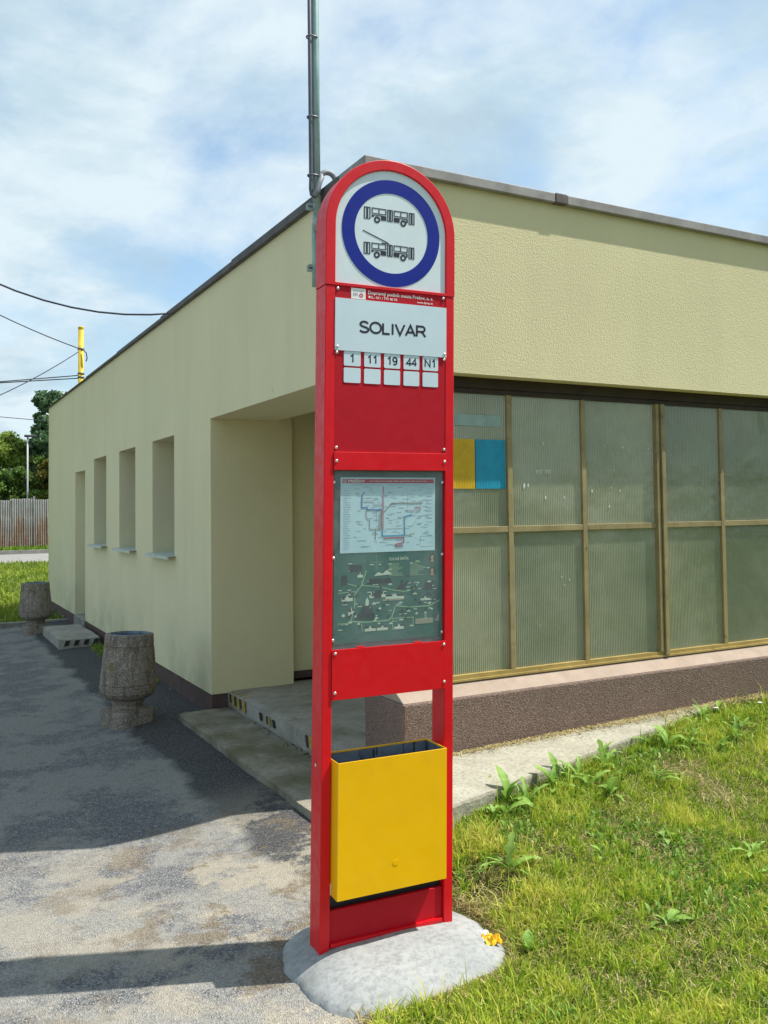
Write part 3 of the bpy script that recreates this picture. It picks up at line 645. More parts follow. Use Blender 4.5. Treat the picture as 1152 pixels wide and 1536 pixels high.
def bus(zb, trolley, xl=.149, w=.207, h=.0445):
    mb = MB(); y0, y1 = .0050, .0059
    def r_(a, b, c_, d): mb.prism([(xl+a*w, zb+c_*h), (xl+b*w, zb+c_*h), (xl+b*w, zb+d*h), (xl+a*w, zb+d*h)], y0, y1)
    def door(a, b):
        t = .018; r_(a, b, 0, .05); r_(a, b, .93, 1.); m_ = (a+b)/2
        r_(a, a+t, .05, .93); r_(b-t, b, .05, .93); r_(m_-t, m_+t, .05, .93)
    door(0, .125); door(.455, .565); door(.885, 1.)
    for a, b in ((.15, .435), (.585, .865)):
        r_(a, b, .93, 1); r_(a, b, .50, .56); m_ = (a+b)/2
        for q in (a, m_-.008, b-.016): r_(q, q+.016, .56, .93)
    r_(.33, .435, .02, .40); r_(.585, .70, .02, .40); r_(.15, .19, .22, .40); r_(.19, .36, .36, .42); r_(.70, .865, .36, .42); r_(.835, .865, .1, .4)
    for cx_ in (.255, .775):
        C = (xl+cx_*w, zb+.02*h)
        ro, ri = .0125, .0058
        mb.ring([(C[0]+ro*math.cos(t), C[1]+ro*math.sin(t)) for t in np.linspace(0, 2*math.pi, 24, endpoint=False)], [(C[0]+ri*math.cos(t), C[1]+ri*math.sin(t)) for t in np.linspace(0, 2*math.pi, 24, endpoint=False)], y0, y1)
    if trolley:
        r_(.35, .50, 1.04, 1.10)
        mb.prism([(xl-.02*w, zb+1.90*h), (xl-.018*w, zb+1.97*h), (xl+.475*w, zb+1.16*h), (xl+.46*w, zb+1.10*h)], y0, y1)
    mb.build('trolleybus_pictogram' if trolley else 'bus_pictogram', 'black_print', head, shear=True)
bus(2.669, False); bus(2.538, True)
# body plates
sheet = MB().box(PW+.0004, .002, 1.809, WT-PW-.0004, .005, 2.4088).build('route_plate', 'red_sheet', T, shear=True, label='dark red sheet carrying the company strip, stop name and route numbers')
MB().box(PW-.001, -.001, 2.4085, WT-PW+.001, .004, 2.4105).build('seam', 'red_paint', T, shear=True)
stop = MB().box(PW-.0005, -.0022, 2.174, WT-PW+.0025, .0018, 2.364).build('name_plate', 'white_pale_sheet', T, shear=True)
stroke_text('SOLIVAR', .0435, .267, 2.2435, -.0028, 'black_print', stop, width=.276)
logo = MB().box(.099, .0008, 2.3665, .156, .0018, 2.4055).build('company_badge', 'white_print', sheet, shear=True)
text_mesh('Dopravný podnik mesta Prešov, a. s.', .0125, .166, 2.3885, .0012, 'white_print', sheet, width=.268, bold=.012)
text_mesh('TEL.: 051 / 775 40 56', .0085, .166, 2.3735, .0012, 'white_print', sheet, width=.118, bold=.012)
text_mesh('www.dpmp.sk', .0078, .434, 2.3725, .0012, 'white_print', sheet, 'RIGHT', width=.068, bold=.012)
# badge print: little bus outline, red emblem and line of letters
mb = MB()
for i in range(9): mb.box(.106+i*.0047, .0003, 2.3945, .1095+i*.0047, .0007, 2.3975)
mb.box(.107, .0003, 2.386, .124, .0007, 2.3875); mb.box(.107, .0003, 2.375, .1085, .0007, 2.386); mb.box(.1145, .0003, 2.375, .116, .0007, 2.386); mb.box(.1225, .0003, 2.376, .124, .0007, 2.386); mb.box(.107, .0003, 2.380, .124, .0007, 2.3813)
mb.build('badge_print', 'grey_print', sheet, shear=True)
MB().ring([(.138+.0078*math.cos(t), 2.380+.0078*math.sin(t)) for t in np.linspace(0, 6.2832, 20, endpoint=False)], [(.138+.0035*math.cos(t), 2.380+.0035*math.sin(t)) for t in np.linspace(0, 6.2832, 20, endpoint=False)], .0003, .0007).build('badge_emblem', 'map_red', sheet, shear=True)
def rrect(x0, z0_, x1, z1, r=.005):
    pts = []
    for cx_, cz_, a0 in ((x1-r, z1-r, 0), (x0+r, z1-r, 90), (x0+r, z0_+r, 180), (x1-r, z0_+r, 270)):
        for a in (0, 30, 60, 90): pts.append((cx_+r*math.cos(R(a0+a)), cz_+r*math.sin(R(a0+a))))
    return pts
for i, t in enumerate(('1', '11', '19', '44', 'N1')):
    x = .0725+i*.0795
    for q, (za, zb_) in enumerate(((2.120, 2.1733), (2.059, 2.1135))):
        pl = MB().prism(rrect(x, za, x+.0655, zb_), .0002, .0018).build('number_field', 'white_pale_sheet', sheet, shear=True)
        if q == 0: stroke_text(t, .0300, x+.0328, 2.1330, -.0003, 'black_print', sheet)
MB().box(PW-.001, -.004, 1.7435, WT-PW+.002, -.001, 1.8085).build('cross_panel', 'red_paint', T, shear=True, bevel=.001, label='bright red crossbar above the display case')
MB().box(PW+.0003, .0, .933, WT-PW-.0003, .096, 1.1).build('box_core', 'red_paint', T, shear=True)
MB().box(PW-.002, -.0045, .932, WT-PW+.003, -.0005, 1.1085).build('lower_panel', 'red_paint', T, shear=True, bevel=.001, label='bright red panel under the display case')
MB().box(PW+.0003, .020, 1.1003, WT-PW-.0003, .096, 2.41).build('back_panel', 'red_paint', T, shear=True)
MB().box(PW+.0003, .0, 1.744, WT-PW-.0003, .0195, 1.809).build('box_core', 'red_paint', T, shear=True)
MB().box(PW+.0003, .030, .05, WT-PW-.002, .085, .248).build('base_shade_core', 'black_print', T, shear=True)  # black colour stands in for the shaded interior between kick panel and bin
MB().box(PW+.0003, .012, .06, WT-PW-.002, .028, .203).build('kick_panel', 'red_sheet', T, shear=True, bevel=.002)
MB().box(PW+.004, -.001, .080, WT-PW-.006, .0118, .094).build('kick_flange', 'red_paint', T, shear=True)
# display case
case = MB().box(PW+.0006, .0165, 1.101, WT-PW-.0006, .0195, 1.7432).build('display_board', 'poster_board', T, shear=True)
mp = MB().box(.069, .0135, 1.446, .452, .0145, 1.718).build('transit_map', 'map_paper', case, shear=True, label='white public transport network map with coloured lines')
gp = MB().box(.046, .0146, 1.125, .480, .0158, 1.46).build('town_poster', 'poster_green', case, shear=True, label='dark green illustrated town map poster')
def prints(parent, m, items, y0, y1, name='print'):
    mb = MB()
    for it in items:
        if it[0] == 'r': mb.prism([(it[1], it[2]), (it[3], it[2]), (it[3], it[4]), (it[1], it[4])], y0, y1)
        elif it[0] == 'p': mb.prism(it[1], y0, y1)
        elif it[0] == 'l':
            P_, w = it[1], it[2]
            for (xa, za), (xb, zb_) in zip(P_[:-1], P_[1:]):
                d = Vector((xb-xa, zb_-za)); L_ = d.length
                if L_ == 0: continue
                d /= L_; n_ = Vector((-d.y, d.x))*w/2; e = d*w*.45
                mb.prism([(xa-e.x+n_.x, za-e.y+n_.y), (xb+e.x+n_.x, zb_+e.y+n_.y), (xb+e.x-n_.x, zb_+e.y-n_.y), (xa-e.x-n_.x, za-e.y-n_.y)], y0, y1)
    o_ = mb.build(name, m, parent, shear=True)
    if len(items) > 1: o_['kind'] = 'stuff'
    return o_
# map coordinates from fractions of the sheet
def MP(u_, v_): return (.069+u_*.383, 1.718-v_*.272)
def mline(pts, w): return ('l', [MP(*p) for p in pts], w)
prints(mp, 'map_red', [('r', .076, 1.697, .446, 1.7125)], .0128, .0134, 'map_header')
text_mesh('PREŠOV', .0095, .098, 1.7, .0125, 'white_print', mp, width=.066, bold=.02)
text_mesh('SIEŤ DENNÝCH LINIEK MHD / DAYTIME LINES NETWORK', .0048, .182, 1.702, .0125, 'white_print', mp, width=.235)
prints(mp, 'white_print', [('l', [(.080, 1.700), (.080, 1.7098), (.092, 1.7098), (.092, 1.700), (.080, 1.700)], .001), ('r', .083, 1.703, .089, 1.706)], .0122, .0127, 'map_symbol')
prints(mp, 'map_blue', [mline([(.24, .20), (.22, .24), (.215, .40), (.27, .405), (.275, .43), (.42, .435)], .0036)], .0122, .0130, 'blue_line')
prints(mp, 'map_cyan', [mline([(.43, .70), (.435, .785), (.67, .785), (.665, .53), (.74, .505)], .0042)], .0122, .0130, 'light_blue_line')
prints(mp, 'map_brown', [mline([(.445, .47), (.53, .345), (.70, .345), (.86, .345)], .0024), mline([(.42, .44), (.42, .68)], .0034), mline([(.36, .69), (.36, .83)], .0016), mline([(.3, .69), (.42, .69)], .0016), mline([(.3, .57), (.3, .69)], .0012), mline([(.265, .44), (.265, .53), (.3, .57)], .0014)], .0121, .0130, 'brown_line')
prints(mp, 'map_pink', [mline([(.44, .12), (.44, .70)], .0040), mline([(.25, .31), (.33, .31), (.36, .36), (.43, .36)], .0012), mline([(.69, .44), (.77, .45), (.79, .40), (.84, .40), (.84, .44), (.79, .455)], .0020)], .0118, .0127, 'pink_line')
prints(mp, 'map_red', [mline([(.45, .815), (.66, .815), (.66, .88), (.57, .90), (.58, .93), (.65, .925)], .0028)], .0120, .0129, 'red_line')
prints(mp, 'map_yellow', [mline([(.40, .48), (.40, .69)], .0016), mline([(.68, .78), (.78, .75)], .0014)], .0122, .013, 'yellow_line')
it = []
for i in range(26):
    v_ = .18+i*.031; it.append(('r', *MP(.03, v_), *MP(.03+random.uniform(.04, .08), v_-.006)))
for i in range(10): v_ = .16+i*.05; it.append(('r', *MP(.90, v_), *MP(.97, v_-.006)))
for i in range(150):
    u_, v_ = random.uniform(.12, .93), random.uniform(.13, .95); it.append(('r', *MP(u_, v_), *MP(u_+random.uniform(.02, .06), v_-.007)))
it += [mline([(.47, .69), (.72, .69), (.79, .59)], .0014), mline([(.37, .45), (.37, .60)], .0014), mline([(.70, .15), (.70, .40)], .001), mline([(.49, .10), (.90, .10)], .002), mline([(.12, .10), (.42, .10)], .002), mline([(.84, .80), (.97, .80), (.97, .94), (.84, .94), (.84, .80)], .0008)]
prints(mp, 'map_pale', it, .0130, .0134, 'map_captions')
# green poster
def GP(u_, v_): return (.046+u_*.434, 1.446-v_*.330)
def gl(pts, w): return ('l', [GP(*p) for p in pts], w)
text_mesh('SOLNÁ BAŇA', .0100, GP(.50, 0)[0], GP(0, .095)[1], .0138, 'map_house', gp, width=.080, bold=.01)
prints(gp, 'map_road', [gl([(.29, .20), (.25, .35), (.19, .45), (.185, .60), (.155, .74), (.30, .76), (.50, .755), (.53, .72), (.56, .60), (.70, .625), (.88, .625), (.98, .57)], .0042), gl([(.28, .36), (.42, .385), (.52, .42), (.66, .45), (.74, .42), (.78, .36)], .0034), gl([(.04, .43), (.19, .42)], .003), gl([(.04, .76), (.16, .755)], .003), gl([(.12, .33), (.24, .375)], .003), gl([(.53, .74), (.73, .74), (.73, .85)], .0028), gl([(.53, .72), (.54, .86)], .003), gl([(.25, .77), (.26, .86)], .0024)], .0141, .0145, 'road_drawing')
def house(u_, v_, w, h):
    return [('r', *GP(u_, v_), *GP(u_+w, v_-h*.5)), ('p', [GP(u_+w*.36, v_-h*.5), GP(u_+w*.64, v_-h*.5), GP(u_+w*.5, v_-h)])]
H_ = []; Rf = []
for u_, v_, w, h in ((.28, .86, .10, .06), (.39, .86, .10, .06), (.55, .86, .09, .06), (.07, .52, .10, .07), (.47, .53, .17, .07), (.80, .56, .09, .05), (.32, .50, .04, .07), (.43, .50, .04, .07), (.13, .68, .06, .10), (.21, .27, .05, .06)):
    H_ += house(u_, v_, w, h); Rf.append(('p', [GP(u_-.005, v_-h*.52), GP(u_+w*.36, v_-h*.56), GP(u_+w*.36, v_-h*.8), GP(u_+.01, v_-h*.8)])); Rf.append(('p', [GP(u_+w+.005, v_-h*.52), GP(u_+w*.64, v_-h*.56), GP(u_+w*.64, v_-h*.8), GP(u_+w-.01, v_-h*.8)]))
H_ += [('r', *GP(.26, .68), *GP(.33, .60)), ('r', *GP(.285, .60), *GP(.315, .53)), ('p', [GP(.285, .53), GP(.315, .53), GP(.30, .49)])]
for i in range(9): H_.append(('r', *GP(.305+i*.022, .345), *GP(.315+i*.022, .31)))
for i in range(54): u_ = random.uniform(.04, .92); v_ = random.choice((.12, .14, .20, .36, .405, .44, .56, .59, .655, .70, .775, .83, .43)); H_.append(('r', *GP(u_, v_), *GP(u_+random.uniform(.02, .045), v_-.009)))
for i in range(26): u_, v_ = random.uniform(.05, .92), random.uniform(.30, .84); H_ += house(u_, v_, random.uniform(.02, .04), random.uniform(.02, .035))
H_ += [('p', [GP(.36, .26), GP(.40, .22), GP(.44, .24), GP(.48, .20), GP(.53, .25)])]
prints(gp, 'map_house', H_, .0139, .0145, 'house_drawing')
Rf += [('p', [GP(.20, .70), GP(.38, .70), GP(.31, .58), GP(.27, .58)]), ('r', *GP(.37, .50), *GP(.43, .42)), ('p', [GP(.30, .345), GP(.53, .345), GP(.51, .29), GP(.32, .29)]), ('r', *GP(.07, .34), *GP(.12, .24)), ('p', [GP(.58, .42), GP(.67, .42), GP(.65, .37), GP(.60, .36)]), ('p', [GP(.82, .43), GP(.92, .43), GP(.90, .36), GP(.85, .36)]), ('r', *GP(.14, .20), *GP(.25, .13)), ('p', [GP(.83, .50), GP(.92, .50), GP(.875, .47)])]
Rf += [('p', [GP(u_, v_), GP(u_+.03, v_), GP(u_+.015, v_-.03)]) for u_, v_ in [(random.uniform(.05, .93), random.uniform(.28, .84)) for _ in range(46)]]
Rf += [('r', *GP(.20+i*.02, .735), *GP(.21+i*.02, .705)) for i in range(9)]
prints(gp, 'map_roof', Rf, .0136, .0143, 'roof_drawing')
prints(gp, 'map_tan', [('r', *GP(.75, .82), *GP(.92, .76)), ('p', [GP(.93, .80), GP(.98, .80), GP(.98, .70), GP(.955, .76)]), ('r', *GP(.44, .54), *GP(.62, .52)), ('r', *GP(.84, .76), *GP(.855, .70))], .0137, .0144, 'brick_drawing')
it = [('r', *GP(.50, .14+i*.013), *GP(.50+random.uniform(.08, .13), .14+i*.013-.005)) for i in range(11)]+[('r', *GP(.70, .13+i*.013), *GP(.70+random.uniform(.06, .17), .13+i*.013-.005)) for i in range(12)]
it += [gl([(.38, .02), (.38, .20)], .0012), gl([(.32, .11), (.44, .11)], .0012)]
prints(gp, 'map_road', it, .0140, .0145, 'poster_captions')
for v_ in (.09, .24):
    u_ = .91; C = GP(u_, v_)
    el = lambda rx, rz, dz=0: [(C[0]+rx*math.cos(t), C[1]+dz+rz*math.sin(t)) for t in np.linspace(0, 6.2832, 16, endpoint=False)]
    prints(gp, 'map_roof', [('p', el(.014, .019))], .0138, .0145, 'portrait_oval'); prints(gp, 'map_skin', [('p', el(.006, .008, .004)), ('p', [(C[0]-.008, C[1]-.014), (C[0]+.008, C[1]-.014), (C[0]+.004, C[1]-.004), (C[0]-.004, C[1]-.004)])], .0132, .0137, 'portrait')
MB().box(PW+.006, .0085, 1.104, WT-PW-.008, .0105, 1.742).build('clear_cover', 'acrylic_sheet', case, shear=True)
for x in (.13, .36):
    MB().box(x, -.0035, 1.109, x+.03, .006, 1.113).build('clip', 'red_paint', case, shear=True)
# screws: one dome-headed mesh, copied
bm = bmesh.new(); bmesh.ops.create_uvsphere(bm, u_segments=12, v_segments=8, radius=.0058)
bmesh.ops.scale(bm, vec=(1, .55, 1), verts=bm.verts); me_s = bpy.data.meshes.new('screw'); bm.to_mesh(me_s); bm.free(); me_s.materials.append(mat('screw_metal'))
for p in me_s.polygons: p.use_smooth = True
sc0 = None
for x, z, y in ((.047, 2.398, 0), (.478, 2.400, 0), (.045, 2.186, -.003), (.045, 2.166, 0), (.482, 2.186, -.003), (.482, 2.166, 0), (.046, 1.824, 0), (.483, 1.824, 0), (.046, 1.776, -.005), (.483, 1.778, -.005),
             (.0425, 1.70, .008), (.480, 1.70, .008), (.0425, 1.43, .008), (.480, 1.43, .008), (.0425, 1.14, .008), (.480, 1.14, .008), (.047, 1.095, -.0055), (.482, 1.095, -.0055), (.047, .957, -.0055), (.484, .957, -.0055)):
    o = bpy.data.objects.new('screw', me_s); COL.objects.link(o); o.parent = T; o.location = (x+.0203*(z-.08), y, z)
o = bpy.data.objects.new('screw', me_s); COL.objects.link(o); o.parent = T; o.location = (-.0005+.0203*(.70-.08), .055, .70); o.rotation_euler = (0, 0, math.pi/2)

# yellow bin hung between the posts
Bn = thing('litter_bin', 'bright yellow flat steel litter bin hung between the red posts of the stop sign', 'litter bin', (SX, SY, 0), SRZ)
bx0, bx1, by0, by1, bz0, bz1 = .0395, .4655, -.060, .098, .261, .728
mb = MB(); t = .003
mb.box(bx0, by0, bz0, bx1, by0+t, bz1); mb.box(bx0, by1-t, bz0, bx1, by1, bz1); mb.box(bx0, by0+t, bz0, bx0+t, by1-t, bz1); mb.box(bx1-t, by0+t, bz0, bx1, by1-t, bz1); mb.box(bx0+t, by0+t, bz0, bx1-t, by1-t, bz0+t)
mb.build('bin_body', 'yellow_paint', Bn, shear=True, bevel=.0012)
mb = MB(); a = t+.0006
mb.add([(x, y, z) for z in (bz0+.01, bz1-.006) for x, y in ((bx0+a, by0+a), (bx1-a, by0+a), (bx1-a, by1-a), (bx0+a, by1-a))], [(0, 1, 5, 4), (1, 2, 6, 5), (2, 3, 7, 6), (3, 0, 4, 7), (0, 3, 2, 1)])
mb.build('bin_lining', 'bin_inside_metal', Bn, shear=True)
MB().prism([(.262+.012*math.cos(t_), .355+.010*math.sin(t_)) for t_ in np.linspace(0, 6.28, 14, endpoint=False)], by0-.0012, by0-.0002).build('keyhole_plate', 'yellow_paint', Bn, shear=True)
MB().box(.037, .0, .262, .0395, .02, .30).build('hinge', 'white_frame', Bn, shear=True)

# ------------------------------------------------------------------ mast on the side wall
P = thing('roof_mast', 'grey-green steel mast with strapped conduit clamped to the yellow side wall behind the sign', 'mast', (2.054, 4.665, 0))
MB().tube([(-.020, 0, 2.88), (-.020, 0, 3.05), (-.018, 0, 3.24)], .0135, 12).build('lower_tube', 'pole_green_grey', P, smooth=True)
MB().tube([(-.010, 0, 3.20), (-.004, 0, 3.30)], .021, 12).build('sleeve', 'galvanised_steel', P, smooth=True)
MB().tube([(0, 0, 3.27), (0, 0, 4.2), (0, 0, 7.0)], .0225, 14).build('pole', 'pole_green_grey', P, smooth=True)
cd = [(-.040, -.012, 7.0), (-.040, -.012, 3.62), (-.040, -.012, 3.50), (-.043, -.014, 3.44), (-.038, -.016, 3.405), (-.022, -.02, 3.395), (-.006, -.03, 3.41)]
MB().tube(cd, .0115, 10).build('conduit', 'dark_conduit', P, smooth=True)
MB().tube([(-.022, .004, 7.0), (-.022, .004, 3.5)], .007, 8).build('conduit', 'grey_conduit', P, smooth=True)
lp = [(-.03, -.03, 3.395), (-.012, -.035, 3.42), (.0, -.036, 3.47), (.018, -.03, 3.51)]+[(.062+.048*math.cos(a_), -.02+.0*a_, 3.505+.045*math.sin(a_)) for a_ in np.linspace(math.pi*.9, 0, 8)]+[(.112, -.015, 3.47), (.115, 0, 3.44)]
MB().tube(lp, .0165, 12).build('flexible_hose', 'grey_conduit', P, smooth=True)
for z in (3.52, 3.86, 4.33, 5.1): MB().lathe([(.026, z-.006), (.029, z), (.026, z+.006)], -.016, -.004, 14, lambda th, z_: 1+.55*abs(math.cos(th))**3*(1 if math.cos(th) < 0 else .1)).build('strap', 'dark_conduit', P)
for z in (3.34, 2.985):
    MB().box(-.028, -.02, z-.020, .022, .024, z+.020).build('bracket', 'galvanised_steel', P, bevel=.006)
    MB().tube([(.02, 0, z), (.062, 0, z)], .007, 8).build('bracket_arm', 'galvanised_steel', P)
    MB().tube([(-.032, 0, z), (-.055, 0, z)], .008, 8).build('bolt', 'dark_conduit', P)
    MB().prism([(-.065, z-.022), (-.028, z-.022), (-.028, z+.022), (-.052, z+.022), (-.065, z+.008)], -.005, .005).build('bracket_lug', 'galvanised_steel', P)

# ------------------------------------------------------------------ concrete bins
def conc_bin(label, loc, rz, tilt):
    t_ = thing('concrete_bin', label, 'litter bin', loc, rz, 'round aggregate concrete bins by the side wall'); t_.rotation_euler = (tilt[0], tilt[1], rz)
    prof = [(.120, .155), (.125, .185), (.150, .195), (.185, .215), (.208, .245), (.214, .275), (.214, .300), (.206, .303), (.206, .309), (.212, .312), (.206, .40), (.196, .50), (.188, .590), (.180, .593), (.180, .599), (.186, .602), (.181, .680), (.176, .686), (.160, .686), (.156, .670), (.160, .40)]
    MB().lathe(prof, 0, 0, 40, lambda th, z: 1+.004*math.sin(3*th+z*9)+.003*math.sin(11*th)).build('bowl', 'exposed_aggregate', t_, smooth=False)
    MB().lathe([(.128, .10), (.112, .140), (.114, .165), (.128, .192), (.02, .192)], 0, 0, 32).build('neck', 'exposed_aggregate', t_, smooth=True)
    mb = MB(); prof_ = []
    n = 64
    for z, k_ in ((-.02, 1.), (.085, 1.0), (.112, .96), (.128, .60)):
        for j in range(n):
            th = 2*math.pi*j/n; c4 = abs(math.cos(2*th)) ; sq = 1/max(abs(math.cos(th)), abs(math.sin(th)))
            rr = .166*min(sq, 1.22)
            notch = math.exp(-((abs(math.sin(2*th))-0)/.30)**2)
            zz_ = z
            if z > .07 : zz_ = z-.060*notch*k_ if z < .12 else z-.012*notch
            mb.v.append((rr*k_*math.cos(th), rr*k_*math.sin(th), zz_))
    for i in range(3):
        for j in range(n): mb.f.append((i*n+j, i*n+(j+1) % n, (i+1)*n+(j+1) % n, (i+1)*n+j))
    mb.f.append(tuple(range(3*n, 4*n)))
    mb.build('base', 'exposed_aggregate', t_)
    MB().lathe([(.157, .30), (.157, .676), (.151, .690), (.148, .690), (.146, .67), (.146, .32), (.001, .32)], 0, 0, 32).build('metal_liner', 'bin_inside_metal', t_, smooth=True)
    return t_
conc_bin('rough brown-grey concrete bin with tapering round bowl, the nearer one beside the porch step', (1.505, 7.13, -.02), R(20), (R(0), R(1.8)))
conc_bin('rough brown-grey concrete bin beside the door step, the farther of the two', (1.555, 13.13, -.02), R(5), (R(0), R(-.6)))

# ------------------------------------------------------------------ wires, yellow post, street lamp
def cable(name, pts, r, label, sub=14, sag=None):
    P_ = []
    for i in range(len(pts)-1):
        a, b = Vector(pts[i]), Vector(pts[i+1])
        for j in range(sub): P_.append(a.lerp(b, j/sub))
    P_.append(Vector(pts[-1]))
    if sag:
        n = len(P_)-1; P_ = [p-Vector((0, 0, sag*4*(i/n)*(1-i/n))) for i, p in enumerate(P_)]
    return tag(MB().tube(P_, r, 6).build(name, 'cable_black', smooth=True), label, 'cable')
cable('overhead_cable', [(-3.2, 9.2, 8.2), (2.16, 8.1, 3.43)], .0085, 'thick black cable sagging from the left to the edge of the flat roof', 24, 1.43)
yp = thing('yellow_pole', 'yellow tubular pole rising behind the roof edge with wires tied to it', 'pole', (3.26, 20, 0))
MB().tube([(0, 0, -.1), (0, 0, 5.57)], [.066, .056], 14).build('pole_tube', 'yellow_pole_paint', yp, smooth=True)
MB().lathe([(.060, 5.56), (.062, 5.60), (.04, 5.625), (.001, 5.63)], 0, 0, 14).build('cap', 'yellow_pole_paint', yp)
for z in (5.13, 4.60, 4.52): MB().lathe([(.066, z-.02), (.074, z), (.066, z+.02)], 0, 0, 12).build('clamp', 'dark_conduit', yp)
MB().tube([(.0, -.08, 5.13), (.09, -.09, 5.05), (.11, -.09, 4.93), (.09, -.08, 4.86)], .012, 6).build('cable_tail', 'cable_black', yp)
cable('overhead_cable', [(3.19, 19.95, 5.14), (-4.6, 17.5, 9.36)], .011, 'black cable sagging from the top clamp of the yellow pole out to the upper left', 24, .6)
cable('overhead_cable', [(3.20, 19.95, 5.06), (-5.5, 16.5, 3.2)], .010, 'black cable running from the yellow pole steeply down to the left', 24, 1.25)
cable('overhead_wire', [(3.2, 20, 4.56), (-12, 26, 4.35)], .011, 'thin wire leaving the yellow pole low and nearly level to the left', 10, .35)
cable('overhead_wire', [(3.2, 20, 4.50), (-12, 26, 4.30)], .011, 'thin wire just below another at the foot of the visible yellow pole', 10, .25)
cable('overhead_wire', [(-10, 38, 6.6), (8, 38, 5.2)], .014, 'thin wire crossing the sky in front of the trees at far left', 10, .2)
sl = thing('street_lamp', 'slim grey street lamp with a small dark flat head among the far trees', 'street lamp', (4.785, 43.5, 0))
MB().tube([(0, 0, 0), (0, 0, 5.10)], [.048, .036], 10).build('lamp_post', 'lamp_grey', sl, smooth=True)
MB().box(-.14, -.11, 5.10, .38, .11, 5.20).build('lamp_head', 'lamp_head_dark', sl, bevel=.03)

# ------------------------------------------------------------------ rusty sheet fence
F = thing('sheet_metal_fence', 'tall rusty corrugated sheet fence along the far side of the path', 'fence', (3, 42, .14))
sheet_me = []
for v_ in range(4):
    mb = MB(); nn = 20; w_ = .93; hh = 2.08+.05*(v_ % 2)-.03*(v_ == 2); vs = []
    for j in range(nn+1):
        x = w_*j/nn; y = .022*(1 if (j//1) % 2 else -1)+.01*random.random(); jag = random.uniform(-.02, .02)
        vs += [(x, y, -.02), (x, y, hh+jag)]
    m0 = len(vs); vs += [(x, y+.004, z) for x, y, z in vs]
    fs = [(2*j, 2*j+2, 2*j+3, 2*j+1) for j in range(nn)]+[(m0+2*j, m0+2*j+1, m0+2*j+3, m0+2*j+2) for j in range(nn)]+[(2*j+1, 2*j+3, m0+2*j+3, m0+2*j+1) for j in range(nn)]
    mb.add(vs, fs); me = bpy.data.meshes.new('corrugated_sheet'); me.from_pydata(mb.v, [], mb.f); me.materials.append(mat('rusty_sheet')); sheet_me.append(me)
for i in range(-9, 14):
    o = bpy.data.objects.new('corrugated_sheet', sheet_me[i % 4].copy() if False else sheet_me[i % 4]); COL.objects.link(o); o.parent = F
    o.location = (i*.95, .02*(i % 2), .028*i+random.uniform(-.02, .02)); o.rotation_euler = (0, R(random.uniform(-.8, .8)), R(random.uniform(-1, 1)))
for i in range(-4, 7): MB().box(i*1.9-.04, .05, -.1, i*1.9+.04, .13, 2.2+.053*i).build('fence_post', 'rusty_sheet', F)

# ------------------------------------------------------------------ vegetation
def blades(name, pos, h, w, lean, m, tint, kind='stuff', label=None, cat=None, parent=None, curl=.5):
    n = len(pos); th = rng.uniform(0, 2*np.pi, n); ld = rng.uniform(0, 2*np.pi, n)
    wx, wy = np.cos(th)*w/2, np.sin(th)*w/2; lx, ly = np.cos(ld)*lean*h, np.sin(ld)*lean*h
    V_ = np.zeros((n, 5, 3)); up1 = h*np.sqrt(np.maximum(0.03, 1-np.minimum(lean, .97)**2))
    V_[:, 0] = pos-np.stack([wx, wy, 0*wx], 1); V_[:, 1] = pos+np.stack([wx, wy, 0*wx], 1)
    mid = pos+np.stack([lx*.38, ly*.38, up1*.62], 1)
    V_[:, 2] = mid+np.stack([wx, wy, 0*wx], 1)*.8; V_[:, 3] = mid-np.stack([wx, wy, 0*wx], 1)*.8
    V_[:, 4] = pos+np.stack([lx, ly, up1*(1-curl*np.minimum(lean, 1)*.5)], 1)
    me = bpy.data.meshes.new(name); me.vertices.add(5*n); me.vertices.foreach_set('co', V_.reshape(-1))
    base = (np.arange(n)*5)[:, None]; q = (base+np.array([0, 1, 2, 3])).astype(np.int32); t3 = (base+np.array([3, 2, 4])).astype(np.int32)
    loops = np.concatenate([q, t3], 1).reshape(-1); me.loops.add(len(loops)); me.loops.foreach_set('vertex_index', loops)
    st = np.stack([np.arange(n)*7, np.arange(n)*7+4], 1).reshape(-1).astype(np.int32); me.polygons.add(2*n); me.polygons.foreach_set('loop_start', st)
    me.update(calc_edges=True); me.validate()
    at = me.attributes.new('tint', 'FLOAT', 'POINT'); at.data.foreach_set('value', np.repeat(tint, 5).astype(np.float32))
    me.materials.append(mat(m)); o = bpy.data.objects.new(name, me); COL.objects.link(o)
    if kind: o['kind'] = kind
    if label: o['label'] = label
    if parent: o.parent = parent
    return o
def field(n, x0, x1, y0, y1, ok, zf):
    out = []
    while len(out) < n:
        x, y = random.uniform(x0, x1), random.uniform(y0, y1)
        if ok(x, y): out.append((x, y, zf(x, y)-.004))
    return np.array(out)
def on_lawn(x, y):
    if x < lawn_left(y)-.01 or in_mound(x, y, 1.02): return False
    if x > 1.9 and y > edge_y(x)-.012+(.03*vnoise(x, y, 8, 2)) and x < 4.7: return False
    if y > 4.12: return False
    # field of view only (a little wider)
    return y > .9 and x < 2.3+1.28*(y-.0)*.9+1.6
def patch(x, y): return vnoise(x, y, 2.6, 17)*.6+vnoise(x, y, 7, 23)*.4
def dens(x, y):
    if math.hypot(x-2.03, (y-3.05)*1.2) < .19+.05*vnoise(x, y, 9, 4): return .05     # bare hollow behind the footing
    return (.50+1.25*patch(x, y))*(.35 if math.hypot(x-2.35, (y-3.25)*1.5) < .14 else 1)+.25*float(sstep(2.6, 2.0, y))
NG = 215000
cand = field(NG, 1.25, 6.4, 1.3, 4.13, lambda x, y: on_lawn(x, y) and random.random() < dens(x, y)*min(1., 1.25-.13*(x-1.2)), lawn_z)
